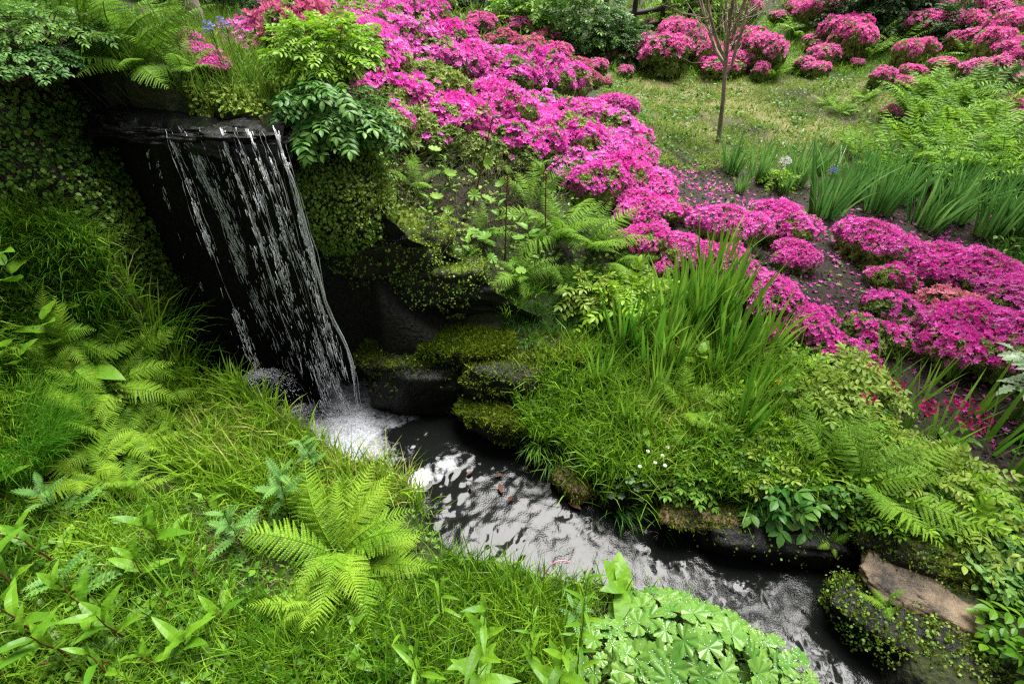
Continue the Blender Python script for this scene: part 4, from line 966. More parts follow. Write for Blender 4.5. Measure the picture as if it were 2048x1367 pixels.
for i, (u, v, s, k, lab) in enumerate(NEARAZ):
    azalea(Gh(u, v, .26 * s), k, s * .9, lab, None, i, i * 1.9, 1.12)
FARAZ = [(1290, 85, .8, 0), (1330, 110, .9, 1), (1370, 85, .8, 2), (1300, 75, .6, 0), (1420, 105, .8, 1), (1440, 125, .7, 2), (1500, 90, .9, 0), (1530, 110, .8, 1), (1515, 70, .6, 2), (1350, 75, .7, 0), (1400, 75, .6, 2), (1480, 120, .6, 1),
         (1620, 30, .8, 0), (1660, 25, .8, 1), (1690, 70, .9, 2), (1640, 75, .7, 0), (1650, 105, .7, 1), (1700, 90, .7, 0), (1635, 135, .45, 2), (1610, 130, .4, 1), (1560, 25, .5, 1), (1490, 15, .6, 2), (1520, 145, .35, 0), (1300, 45, .4, 1), (1590, 15, .5, 0)]
for i, (u, v, s, j) in enumerate(FARAZ):
    azalea(Gh(u, v, .3 * s), 'rose', s * (.85 + .3 * ((i * 3) % 4) / 3), 'rose pink azalea in the far band beyond the lawn and sapling', 'far rose azaleas beyond the lawn', j, i * 1.7, .8 + .7 * ((i * 7) % 5) / 4)
HILLAZ = [(1830, 15, .9), (1850, 50, .9), (1870, 20, .7), (1900, 10, .8), (1915, 85, .5), (1890, 120, .5), (1850, 95, .6), (1815, 110, .55), (1825, 140, .5), (1765, 155, .5), (1775, 140, .4), (1810, 165, .4), (1960, 20, .9), (2010, 15, 1.), (2030, 60, 1.), (1980, 65, .9), (2040, 110, .9), (1990, 100, .8), (1960, 135, .7), (2000, 140, .6), (2035, 150, .6), (1930, 40, .7), (1780, 228, .3), (1822, 233, .25), (2010, 215, .5), (2035, 225, .5), (1715, 125, .3), (1940, 60, .7)]
for i, (u, v, s) in enumerate(HILLAZ):
    azalea(Gh(u, v, .25 * s), 'rose', s * .85, 'deep rose azalea stepped up the right hand hillside among ferns', 'rose azaleas up the right hillside', i, i * 1.3, .8 + .7 * ((i * 7) % 5) / 4)
for i, (u, v, s) in enumerate([(960, 45, .8), (1010, 75, .8), (1060, 85, .8), (1110, 105, .8), (1150, 125, .7), (1090, 70, .7), (1040, 50, .7), (1180, 150, .5), (1210, 160, .35), (1195, 130, .5), (1000, 35, .7), (1230, 110, .6), (1250, 140, .4)]):
    azalea(Gh(u, v, .25 * s), 'dusk' if i % 3 else 'rose', s * .9, 'dusky pink azalea in the faded band behind the drift', 'faded azaleas behind the drift', i, i * 2.1)

# ---------------------------------------------------------------- ferns
for i, (u, v, z, n, face, sp, lab) in enumerate([
    (150, 735, .42, 14, None, 1.2, 'yellow green fern highest on the left bank beside the fall'), (225, 790, .42, 15, None, 1.1, 'yellow green fern with long fronds reaching right over the left bank'), (215, 880, .4, 14, None, 1.1, 'yellow green fern just below the fine grass tuft on the left'),
    (180, 960, .38, 14, None, 1.2, 'fern low on the left bank above the dock leaves'), (260, 730, .36, 11, None, 1.2, 'fern on the left bank with fronds held against the arching grass'), (300, 820, .34, 12, None, 1.2, 'fern at the right of the left bank fern group over bright grass'), (120, 680, .36, 11, None, 1.2, 'fern at the back of the left bank fern group'), (270, 900, .32, 11, None, 1.2, 'small fern at the front right of the left bank fern group'), (90, 790, .36, 11, None, 1.2, 'fern rising through the fine grass at the left'), (250, 990, .3, 10, None, 1.2, 'small fern lowest of the left bank fern group')]):
    fern(G(u, v), z, n, lab, 'fern', face, sp, i, None, .1)
fern(G(680, 1115), .53, 20, 'large bright fern at the stream edge in the foreground', 'fern', .3, 2.5, 21, None, 0., .6, (0, 2, 4, 0, 1))
fern(G(720, 1135), .44, 9, 'fern spreading low toward the stream in front of the large one', 'fern', -.25, 1.0, 22)
fern(G(640, 1210), .36, 5, 'fern with hanging fronds over the foreground shade', 'fern', -1.9, .9, 23)
for i, (u, v, z, n, lab) in enumerate([(200, 115, .6, 11, 'tall fern at top left behind the creeper topped boulder'), (275, 95, .5, 11, 'fern nearest the waterfall lip at top left'), (235, 60, .6, 10, 'fern further up behind the tall top left fern'), (140, 60, .6, 9, 'fern in the top left corner among dark leaves'), (330, 60, .5, 9, 'pale fern touching the narrow pink row'), (365, 110, .34, 8, 'low fern on the grass above the waterfall lip'), (60, 30, .6, 9, 'shaded fern in the extreme top left corner')]):
    fern(G(u, v + 40), z, n, lab, 'mid', None, math.pi, 30 + i)
fern(G(1120, 480), .62, 15, 'broad fern on the dark bank below the azalea drift', 'mid', None, math.pi, 41)
fern(G(1170, 500), .55, 9, 'fern arching right beside the broad one toward the low row', 'mid', -.3, 1.3, 42)
fern(G(1225, 530), .45, 7, 'drooping fern at the foot of the low azalea row', 'mid', -.5, 1.2, 43)
fern(G(850, 490), .32, 6, 'small pale fern alone on the mossy rocks mid left', 'fern', None, math.pi, 44)
fern(G(1060, 420), .5, 8, 'upright fern behind the umbrella leaves', 'mid', 1.8, 1.2, 45)
fern(G(1370, 830), .36, 8, 'small fern among grass and irises on the right bank', 'fern', None, math.pi, 46)
fern(G(1300, 640), .38, 9, 'fern half hidden by yellow green leaves right of the mossy ledge', 'fern', None, math.pi, 47)
fern(G(1715, 985), .55, 13, 'wide fern over the dark water on the right bank', 'mid', .1, 2.2, 48)
fern(G(1640, 950), .5, 10, 'steep fern with upright fronds left of the wide fern', 'mid', 1.7, 1.2, 49)
fern(at_z(1775, 1215, .3), .14, 4, 'tiny fern growing from the edge of the brown slab', 'fern', None, math.pi, 50)
fern(at_z(1662, 1085, .16), .14, 4, 'tiny fern low in the shade above the dark water', 'fern', None, math.pi, 51)
FARF = [(1830, 190), (1870, 170), (1910, 190), (1950, 180), (1860, 220), (1900, 230), (1950, 230), (1990, 220), (1880, 270), (1930, 280), (1980, 270), (2030, 260), (1940, 320), (1990, 330), (2040, 310), (1870, 310), (1830, 270), (1800, 300), (2010, 300), (1910, 340)]
for i, (u, v) in enumerate(FARF):
    fern(Gh(u, v + 10, .2), .8, 12, 'green fern in the dense fern bank on the right hillside', 'far', None, math.pi, 60 + i, 'ferns of the right hillside bank', 0., .6, (0, 2, 4))
for i, (u, v, z) in enumerate([(1720, 290, .5), (1760, 320, .6), (1700, 270, .45), (1790, 340, .55), (1740, 180, .4), (1690, 205, .4), (1570, 125, .5), (1550, 140, .45), (1600, 60, .7), (1620, 40, .7), (1640, 20, .7), (1745, 75, .8), (1770, 50, .8), (1800, 80, .7), (1740, 100, .7), (1430, 30, .6), (1460, 40, .6), (1540, 60, .6), (1890, 60, .6), (1950, 90, .5), (1660, 190, .35)]):
    fern(Gh(u, v, .15), z, 10, 'scattered fern on the far grassy slope', 'far', None, math.pi, 90 + i, 'scattered ferns of the far slope')

# ---------------------------------------------------------------- irises
IR = [(1462, 345, .7, 'slim iris clump just right of the sapling foot'), (1515, 360, .8, 'iris clump at the upper left of the soil bed'), (1590, 370, .85, 'iris clump behind the small white flowered plant'), (1630, 345, .7, 'iris clump at the back of the bed near the lawn'), (1650, 430, 1.05, 'large iris clump between the azalea pair and the domed azalea'), (1700, 400, .9, 'iris clump behind the large one in the bed'),
      (1755, 425, 1., 'broad iris clump above the domed azalea'), (1800, 400, .9, 'iris clump at the foot of the fern bank left side'), (1850, 455, 1.1, 'tallest iris clump right of the domed azalea'), (1905, 440, 1., 'iris clump with arching leaves right of the tallest'), (1980, 470, 1., 'iris clump near the right frame edge'), (2030, 465, 1., 'iris clump cut by the right frame edge'), (1970, 400, .8, 'iris clump on bare soil under the ferns'), (1480, 385, .4, 'short iris clump at the front of the upper bed'), (1565, 385, .4, 'short iris shoots beside the white flowered plant'), (1740, 365, .8, 'iris clump at the back centre of the bed'), (1890, 395, .8, 'iris clump at the back right of the bed')]
for i, (u, v, s, lab) in enumerate(IR): iris(G(u, v), 'blue', s * 1.08, lab, i, i * 1.1)
IR2 = [(1200, 760, .6, 'iris clump low on the bank behind the grass clumps'), (1480, 870, .7, 'iris clump among bushy plants near the steep fern'), (1320, 790, .7, 'iris clump in front of the broad leaved plant'), (1420, 600, 1., 'iris clump touching the low azalea row'), (1250, 690, .8, 'iris clump beside the feathery yellow plant'),(1440, 660, 1.05, 'green iris clump behind the tall one'), (1390, 620, 1., 'green iris clump furthest back on the right bank'), (1350, 680, 1., 'green iris clump between the shaded clump and the tall one'), (1530, 700, .8, 'green iris clump at the right end of the irises on the right bank'), (1410, 680, 1.1, 'tall green iris clump beside the low azalea row'), (1375, 660, .95, 'green iris clump left of the tall one on the right bank'), (1295, 715, .95, 'dark green iris clump in shade right of the mossy ledge'), (1340, 735, .8, 'green iris clump in front of the shaded clump'), (1460, 730, .9, 'green iris clump under the end of the low azalea row'), (1270, 850, .62, 'small upright iris in the grass by the pool'), (1500, 810, .75, 'green iris clump among yellow leaves'), (1430, 760, .7, 'green iris clump in the middle of the right bank')]
for i, (u, v, s, lab) in enumerate(IR2): iris(G(u, v), 'green', s * 1.15, lab, i, i * 1.3)
for i, (u, v, s) in enumerate([(1720, 800, .8), (1790, 820, .9), (1850, 790, .8), (1900, 760, .8), (1950, 830, 1.), (1880, 880, 1.), (1980, 900, 1.1), (2030, 960, 1.3), (1690, 760, .7), (1640, 780, .8), (1590, 760, .8), (1820, 870, .8), (2040, 860, 1.1), (1760, 760, .7), (1560, 720, .8)]):
    iris(G(u, v), 'few', s, 'few leaved iris shoot standing in the dark soil in front of the azaleas', i, i * .9, 'iris shoots in the dark soil')

# ---------------------------------------------------------------- shrubs
shrub('drooping_shrub', 'shrub', at_y(665, 285, 2.78), (.25, .22, .22), 300, .14, 'shrub_green', 'glossy dark leaved shrub drooping over the rock right of the waterfall', CL_A, 1, .5, (.1, -.6, -.5))
shrub('leafy_shrub', 'shrub', at_y(665, 150, 3.1), (.26, .28, .2), 520, .1, 'shrub_lime', 'yellow green leafy shrub above the drooping dark one', CL_A, 2, .5, (0, -.3, 0))
shrub('leafy_shrub', 'shrub', at_y(735, 285, 2.85), (.15, .15, .14), 130, .1, 'shrub_green', 'pale tipped spray of leaves hanging at the right of the drooping shrub', CL_A, 3, .5, (.7, -.4, -.3))
for i, (u, v, R, n, sz, mat, tp, lab) in enumerate([
    (1240, 600, (.3, .22, .18), 170, .15, 'shrub_lime', CL_A, 'feathery yellow leaved plant right of the mossy ledge'), (1180, 570, (.2, .16, .13), 110, .13, 'shrub_yellow', CL_A, 'pale yellow leaved plant above the mossy ledge'), (1310, 590, (.22, .18, .14), 110, .14, 'shrub_yellow', CL_A, 'yellow leaved plant left of the tall irises'),
    (1630, 800, (.26, .2, .2), 330, .115, 'shrub_yellow', CL_A, 'light leaved bushy plant in front of the iris shoots'), (1570, 860, (.22, .2, .13), 200, .12, 'shrub_lime', CL_C, 'lime leaved plant on the right bank mid slope'), (1690, 850, (.24, .2, .13), 200, .12, 'shrub_lime', CL_C, 'lime leaved plant above the wide fern'), (1690, 760, (.16, .14, .2), 80, .13, 'shrub_yellow', CL_A, 'upright pale leaved plant at the edge of the dark soil'),
    (1840, 940, (.3, .22, .14), 330, .115, 'shrub_yellow', CL_A, 'spreading yellow green plant right of the wide fern'), (1910, 1000, (.26, .2, .12), 230, .115, 'shrub_lime', CL_A, 'yellow green plant above the brown slab'), (1570, 970, (.15, .1, .1), 55, .17, 'shrub_green', CL_B, 'plant with broad dark leaflets over the water left of the wide fern'), (1960, 1060, (.22, .16, .12), 110, .13, 'shrub_yellow', CL_A, 'small yellow plant at the right edge above the slab'), (1490, 880, (.2, .15, .1), 110, .12, 'shrub_green', CL_A, 'low green plant among grass on the right bank'),
    (1870, 1070, (.12, .1, .07), 24, .14, 'dock', CL_B, 'broad leaved plant hanging behind the brown slab'), (2050, 1275, (.14, .12, .14), 36, .15, 'dock', CL_B, 'broad leaved plant beside the brown slab at the right edge')]):
    shrub('bushy_plant', 'plant', G(u, v + 20) - np.array([0, 0, .05]), R, n, sz, mat, lab, tp, 10 + i, .5, (0, -.25, 0), 'stem')
shrub('creeper', 'creeper', at_y(40, 150, 2.55), (.24, .25, .1), 260, .055, 'shrub_green', 'pale leaved creeper sprawling on top of the tall boulder', CL_B, 30, .6, (.2, -.5, -.3))
shrub('creeper', 'creeper', at_y(90, 90, 2.75), (.28, .25, .12), 260, .075, 'shrub_green', 'lime green creeper with reddish tips behind the pale one', CL_A, 31, .5, (0, -.3, 0))
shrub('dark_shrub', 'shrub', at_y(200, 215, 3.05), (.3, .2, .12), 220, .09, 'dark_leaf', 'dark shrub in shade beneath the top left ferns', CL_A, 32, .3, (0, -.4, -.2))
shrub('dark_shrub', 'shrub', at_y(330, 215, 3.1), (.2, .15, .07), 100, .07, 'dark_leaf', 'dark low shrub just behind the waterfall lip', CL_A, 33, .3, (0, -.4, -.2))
shrub('white_flower_plant', 'plant', G(1555, 370), (.16, .14, .12), 60, .12, 'shrub_lime', 'light green plant with a white flower head amid the iris bed', CL_B, 34)
0 and shrub('bushy_plant', 'plant', G(40, 640), (.22, .2, .3), 120, .15, 'shrub_green', 'green leafy plant at the left frame edge below the boulder', CL_B, 35, .4, (.3, -.4, 0))
0 and shrub('bushy_plant', 'plant', G(10, 560), (.25, .2, .3), 60, .22, 'shrub_green', 'large leaved plant cut by the left frame edge', CL_B, 36, .4, (.3, -.4, 0))
shrub('bronze_plant', 'plant', G(210, 800), (.14, .1, .1), 60, .1, 'shrub_yellow', 'bronze tinted feathery plant among the left ferns', CL_C, 37)
0 and shrub('bushy_plant', 'plant', G(60, 960), (.26, .2, .16), 90, .16, 'dark_leaf', 'dark leaved plant in shade left of the lowest left fern', CL_B, 38)

# far woody plants, fence and sapling
def far_bush(u, v, R, n, size, mat, lab, seed, y=None, lift=.5):
    p = G(u, v); return shrub('background_shrub', 'shrub', p - np.array([0, 0, .1]), R, n, size, mat, lab, CL_A, seed, .2, (0, -.2, 0), 'twig', None, -.5, .7)
far_bush(1160, 100, (.75, .6, .9), 1000, .2, 'shrub_green', 'dark leafy bush in the distance above the dusky azaleas', 50)
far_bush(1060, 62, (.7, .6, .6), 500, .26, 'shrub_lime', 'light green bush in the distance left of the dark leafy one', 51)
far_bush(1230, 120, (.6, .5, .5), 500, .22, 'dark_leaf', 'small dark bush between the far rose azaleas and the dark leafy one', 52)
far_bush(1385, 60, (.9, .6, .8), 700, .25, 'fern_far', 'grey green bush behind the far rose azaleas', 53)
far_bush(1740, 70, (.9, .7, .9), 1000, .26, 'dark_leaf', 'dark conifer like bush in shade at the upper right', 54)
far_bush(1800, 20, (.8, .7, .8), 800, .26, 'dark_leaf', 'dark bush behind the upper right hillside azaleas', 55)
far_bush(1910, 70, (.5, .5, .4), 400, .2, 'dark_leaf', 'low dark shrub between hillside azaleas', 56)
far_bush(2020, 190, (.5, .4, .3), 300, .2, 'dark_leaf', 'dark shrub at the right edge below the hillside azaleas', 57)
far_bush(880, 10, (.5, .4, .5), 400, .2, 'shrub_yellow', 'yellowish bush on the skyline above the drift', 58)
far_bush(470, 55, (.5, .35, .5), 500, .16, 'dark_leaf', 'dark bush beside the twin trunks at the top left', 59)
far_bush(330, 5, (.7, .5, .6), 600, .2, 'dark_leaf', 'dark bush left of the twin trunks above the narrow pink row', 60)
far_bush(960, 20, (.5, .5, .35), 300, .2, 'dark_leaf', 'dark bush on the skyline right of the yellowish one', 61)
def tree(name, lab, p, h, r0, n, spread, seed, crown=None, crown_R=None, cat='tree', lean=(0, 0), start=.3, mat='bark', csz=.2, ncr=500):
    r = np.random.default_rng(seed + 700); o = empty(name, p); tag(o, lab, cat)
    s = np.linspace(0, 1, 14); C = np.stack([lean[0] * h * s ** 1.4 + .04 * h * .4 * np.sin(s * 5 + seed), lean[1] * h * s ** 1.4, h * s - .05], -1)
    b = MB(); b.add(*tube(C, r0 * (1 - .85 * s), 8)); link('trunk', b.build('trunk', M[mat], True), o)
    bb = MB()
    for i in range(n):
        t = start + (1 - start) * (i + .5) / n; c = np.array([np.interp(t, s, C[:, k]) for k in range(3)]); a = i * 2.4 + .5 * r.normal(); L = spread * (1.1 - .7 * t) * (.7 + .6 * r.random())
        q = np.linspace(0, 1, 8)[:, None]; d = np.array([math.cos(a), math.sin(a), .9])
        P = c + d * L * q + np.array([0, 0, -.25 * L]) * (q - q ** 2) * 2 + .03 * L * r.normal(size=(8, 3)) * q
        bb.add(*tube(P, r0 * .35 * (1 - t * .6) * (1 - .85 * q[:, 0]), 5))
        for j in range(4):
            k = 2 + j; e = unit(d + r.normal(size=3) * .6); l2 = L * .45 * (.6 + .6 * r.random()); w = np.linspace(0, 1, 5)[:, None]
            bb.add(*tube(P[k] + e * l2 * w + np.array([0, 0, .15 * l2]) * w * w + .02 * l2 * r.normal(size=(5, 3)) * w, r0 * .13 * (1 - .8 * w[:, 0]), 4))
    link('branches', bb.build('branches', M[mat], True), o)
    if crown:
        d = unit(r.normal(size=(ncr, 3))); rr = r.random(ncr) ** .4 * (.7 + .7 * fbm(d * 2.5 + seed, 3))
        q = np.array([lean[0] * h, lean[1] * h, h * .95]) + d * rr[:, None] * np.array(crown_R); keep = fbm(q * 1.1 + seed, 2) > .42; q, d = q[keep], d[keep]
        bb = MB(); bb.scatter(CL_A, q, frames(unit(d + r.normal(size=d.shape) * .6 + np.array([0, 0, -.4])), np.tile([[0, 0, 1.]], (len(q), 1)) + .5 * r.normal(size=d.shape)), csz * (.7 + .6 * r.random(len(q))))
        link('crown', bb.build('crown', M[crown], False), o)
    return o
def sapling():
    r = np.random.default_rng(3); o = empty('sapling', G(1437, 283)); tag(o, 'bare branched young tree standing alone on the far lawn', 'tree'); o.rotation_euler = (0, -.2, 0)
    b = MB(); b.add(*tube(np.array([[0, 0, -.05], [.01, 0, .2], [.03, 0, .5], [.04, .01, .85], [.05, .01, 1.1]]), [.038, .031, .027, .024, .02], 8)); link('trunk', b.build('trunk', M['bark'], True), o)
    b = MB(); w = MB()
    for i in range(6):
        a = i * 1.05 + .3; q = np.linspace(0, 1, 12)[:, None]; L = 2.0 + .6 * r.random(); sp = .22 + .16 * r.random()
        P = np.array([.045, .01, .75 + .07 * i]) + np.concatenate([sp * L * math.cos(a) * q ** .8, sp * L * math.sin(a) * q ** .8, L * (q ** 1.15)], 1) + .02 * r.normal(size=(12, 3)) * q
        b.add(*tube(P, .02 * (1 - .85 * q[:, 0]) + .002, 6))
        for k in range(1, 11):
            for j in range(3):
                e = unit(np.array([math.cos(a) * .5, math.sin(a) * .5, .8]) + r.normal(size=3) * .75); l2 = .75 * (1 - .05 * k) * (.4 + .7 * r.random()); t = np.linspace(0, 1, 6)[:, None]
                w.add(*tube(P[k] + e * l2 * t + np.array([0, 0, .25 * l2]) * t * t + .03 * l2 * r.normal(size=(6, 3)) * t, .006 * (1 - .75 * t[:, 0]), 3))
    link('branches', b.build('branches', M['bark'], True), o); link('twigs', w.build('twigs', M['bark'], True), o)
    b = MB(); n = 520; a = r.random(n) * 6.28; q = r.random(n); d = unit(r.normal(size=(n, 3)) + np.array([0, 0, .5]))
    b.scatter(LEAF_DIAMOND, np.stack([.75 * q * np.cos(a), .75 * q * np.sin(a), 1.2 + 1.7 * r.random(n)], -1), frames(d, unit(r.normal(size=(n, 3)))), .045); link('leaves', b.build('leaves', M['shrub_lime'], False), o)
sapling()
tree('twin_tree', 'leaning tree with a thin brown trunk at the top left', G(388, 60), 3.2, .07, 6, 1., 2, 'dark_leaf', (1.2, 1., .8), lean=(-.08, .1), start=.5)
tree('twin_tree', 'second thinner trunk close beside the leaning tree', G(402, 62), 3.2, .05, 5, 1., 3, 'dark_leaf', (1., 1., .8), lean=(.1, .12), start=.5)
tree('overhanging_tree', 'tall tree whose dark crown is mirrored in the stream', at_xy(5.7, 3.5), 5.2, .16, 12, 1.7, 4, 'dark_leaf', (1.6, 1.5, 1.4), lean=(-.27, .08), start=.5, csz=.34, ncr=1500)
def rail_fence():
    a, c = G(1205, 80), G(1400, 58); d = unit((c - a) * np.array([1, 1, 0])); n = 5; L = np.linalg.norm((c - a)[:2]) * 1.15
    o = empty('rail_fence', a); tag(o, 'dark wooden rail fence along the top path', 'fence')
    def rail(z):
        k = 12; s = np.linspace(-.1, 1, k)[:, None] * L; P = d * s; P[:, 2] = gz(a[0] + P[:, 0], a[1] + P[:, 1]) - a[2] + z
        b = MB(); b.add(*tube(P, .045, 6)); link('rail', b.build('rail', M['wood_rail'], True), o)
    rail(.18); rail(.42)
    for i in range(n):
        q = d * L * i / (n - 1); z = float(gz(a[0] + q[0], a[1] + q[1])) - a[2]
        b = MB(); b.add(*tube(np.array([[q[0], q[1], z - .1], [q[0], q[1], z + .4], [q[0], q[1], z + .84], [q[0], q[1], z + .85]]), [.05, .05, .048, .01], 7)); link('post', b.build('post', M['wood_rail'], False), o)
rail_fence()

# ---------------------------------------------------------------- umbrella plants on the dark bank
r = np.random.default_rng(77)
UP = [(865, 300, .3, .05), (880, 400, .2, .05), (945, 470, .16, .055), (965, 475, .2, .06), (910, 350, .24, .05), (930, 390, .22, .05), (985, 400, .22, .05), (1010, 365, .25, .05), (1000, 520, .14, .045), (1020, 540, .14, .04), (1085, 470, .22, .07), (1020, 430, .2, .045), (950, 345, .2, .045), (900, 420, .15, .04), (870, 350, .2, .04), (980, 330, .22, .045), (925, 440, .15, .04), (1040, 470, .18, .05), (1060, 520, .16, .045), (890, 460, .12, .035)]
for i, (u, v, h, s) in enumerate(UP):
    p = Gh(u, v, h); o = empty('umbrella_plant', p); lab = 'round umbrella leaf on a slender stalk on the dark bank under the drift'; tag(o, lab, 'plant', 'umbrella leaves of the dark bank')
    t = np.linspace(0, 1, 6)[:, None]; e = np.array([.04 * r.normal(), -.02 + .03 * r.normal(), h])
    b = MB(); b.add(*tube(np.array([0, 0, -.02]) * (1 - t) + e * t + np.array([.03 * r.normal(), 0, 0]) * t * (1 - t) * 4, np.linspace(.004, .0028, 6), 4)); link('stalk', b.build('stalk', M['stem'], True), o)
    link('leaf', UMB[i % 3], o, e, (.35 * r.normal() + .55, .35 * r.normal(), .8 * r.normal()), s * 1.9)
for i, (u0, v0, u1, v1, lab) in enumerate([(945, 420, 985, 235, 'tall dark red stalk standing before the azalea drift'), (1010, 520, 1015, 350, 'red brown stalk right of the umbrella leaves'), (1090, 490, 1092, 345, 'dark stalk in front of the broad fern'), (1042, 330, 1050, 245, 'thin dark stalk at the lower edge of the drift')]):
    p = G(u0, v0); d = ray(u1, v1); q = np.array([0, 0, CZ]) + d * (p[1] / d[1]); b = MB(); t = np.linspace(0, 1, 6)[:, None]
    b.add(*tube(p * (1 - t) + q * t - p, np.linspace(.006, .003, 6), 5)); e = q - p
    for k in range(14): b.add(*tube(np.array([e * (.97 - .01 * k), e * (.985 - .01 * k) + np.array([.02 * math.cos(k * 2.4), .02 * math.sin(k * 2.4), .012])]), .0025, 3))
    tag(link('seed_stalk', b.build('seed_stalk', M['stem_red'], True), None, p), lab, 'stalk')

# ---------------------------------------------------------------- foreground plants
DK = [(300, 1150, .2, 7, .15, 'dock plant with upright leaves in the middle of the left foreground'), (215, 1230, .34, 9, .14, 'tall dock stem leaning from the lower left foreground'), (90, 1250, .3, 8, .14, 'dock plant near the lower left corner'), (20, 1130, .3, 8, .13, 'dock plant at the left frame edge with pale leaves'), (30, 1340, .26, 7, .15, 'dock plant cut by the lower left corner'), (245, 1345, .22, 7, .13, 'low dock plant at the bottom edge left of centre'), (430, 1010, .2, 6, .11, 'slender dock shoot on the grass left of the thistle'), (395, 1130, .14, 5, .13, 'low dock rosette on the bare patch'), (330, 1320, .16, 6, .13, 'flat dock rosette at the bottom left'), (20, 990, .28, 7, .13, 'dock plant at the left frame edge in shade'), (150, 1300, .3, 9, .17, 'large leaved dock left of the bare twig'), (60, 1180, .34, 9, .16, 'tall dock at the left edge between two others'), (260, 1260, .26, 8, .18, 'dock with long leaves spreading over the clover'), (380, 1290, .12, 6, .2, 'dock lying flat with long leaves at the bottom left'), (120, 1110, .3, 8, .15, 'dock plant just under the lowest left fern'), (450, 1230, .1, 5, .15, 'small dock rosette in the clover'), (330, 1080, .26, 8, .17, 'upright dock behind the middle foreground one')]
for i, (u, v, h, n, ll, lab) in enumerate(DK): stalk_plant('dock_plant', 'plant', G(u, v + 20), h, n, ll, lab, DOCK, i, (.12 * math.cos(i * 2), .1 * math.sin(i * 3)), 'stem_red', 2, None, 1.2)
WH = [(955, 1400, .75, 15, .13, 'tall narrow leaved stem at the bottom centre'), (1062, 1350, .6, 20, .08, 'narrow leaved stem at centre bottom before the pale curved stalk'), (1150, 1370, .85, 24, .1, 'tallest leafy stem left of the round leaved clump'), (885, 1250, .5, 11, .09, 'slim stem at the stream edge right of the large fern'), (1110, 1430, .7, 14, .13, 'stem with broad lance leaves cut by the bottom edge'), (850, 1380, .45, 10, .12, 'short lance leaved stem left of the bottom centre'), (1350, 760, .22, 10, .09, 'leafy stem beside the right bank irises'), (1450, 840, .2, 9, .09, 'leafy stem among the right bank grass'), (1560, 760, .22, 8, .1, 'leafy stem with broad leaves near the iris shoots')]
for i, (u, v, h, n, ll, lab) in enumerate(WH): stalk_plant('willowherb', 'plant', G(u, v), h, n, ll, lab, LANCE if i not in (0, 4) else DOCK, 30 + i, (.06 * math.cos(i * 2), .06 * math.sin(i * 3)), 'stem', 0, None, 1.05, .0035)
for i, (u, v, h, n, ll, lab) in enumerate([(75, 520, .36, 9, .22, 'big glossy leaved plant on the left bank under the boulder'), (30, 440, .36, 8, .22, 'broad pale leaved plant at the left edge under the boulder'), (20, 580, .3, 8, .2, 'broad leaf plant on the left slope above the fern'), (720, 1270, .12, 6, .08, 'round leaved seedling below the large fern'), (705, 1170, .08, 5, .08, 'small plant with oval leaves in the fern shade'), (720, 1340, .1, 6, .09, 'round leaved plant at the bottom edge left of centre'), (1330, 700, .16, 5, .16, 'broad leaved plant hidden among the irises'), (1240, 1200, .12, 7, .17, 'big soft leaved plant behind the round leaved clump'), (1380, 760, .22, 6, .16, 'broad leaved plant in front of the tall irises'), (1280, 900, .12, 6, .1, 'broad leaved plant in the grass above the daisies'), (1440, 720, .24, 6, .15, 'broad leaved plant under the tall irises'), (1560, 830, .2, 7, .13, 'broad leaved plant among the bushy yellow plants'), (1900, 900, .12, 6, .16, 'broad leaved rosette on the dark soil at the right')]):
    stalk_plant('broad_leaved_plant', 'plant', at_xy(G(u, v)[0] + (.12 if u < 100 else 0), G(u, v)[1] - (.28 if u < 100 else 0)), h, n, ll, lab, BROAD, 50 + i, (.05, -.05), 'stem', 3, None, .7)
for i, (u, v, h, n, ll, lab) in enumerate([(580, 1030, .3, 14, .15, 'blue green thistle behind the large foreground fern'), (490, 1100, .24, 12, .15, 'blue green thistle left of the large fern'), (640, 960, .3, 16, .11, 'feathery thistle stem against the white pool'), (130, 1040, .22, 9, .16, 'thistle in shade under the lowest left fern'), (160, 1190, .16, 8, .14, 'thistle rosette among the left docks'), (1150, 1260, .2, 9, .1, 'thistle shoot right of the tallest leafy stem')]):
    stalk_plant('thistle', 'thistle', G(u, v), h, n, ll, lab, THISTLE, 70 + i, (.1 * math.cos(i * 2.), .05), 'stem', 3, None, .75)
cl = Gh(1400, 1290, .12)
round_leaf_clump('lady_mantle', 'plant', cl, .34, .2, 72, .12, 'broad clump of scalloped dew covered leaves at the bottom right of centre', MANTLE, 1, 26, (1.1, .8))
round_leaf_clump('lady_mantle', 'plant', Gh(1560, 1345, .08), .2, .14, 34, .085, 'scalloped leaf clump at the water edge by the bottom frame', MANTLE, 2, 24)
round_leaf_clump('lady_mantle', 'plant', Gh(1240, 1320, .1), .2, .15, 34, .09, 'scalloped leaf clump spreading left from the broad dewy one', MANTLE, 4, 22)
round_leaf_clump('pale_leaf_clump', 'plant', Gh(1262, 985, .06), .1, .1, 20, .055, 'small pale lobed leaf clump under the daisies on the bank', PALE, 3)
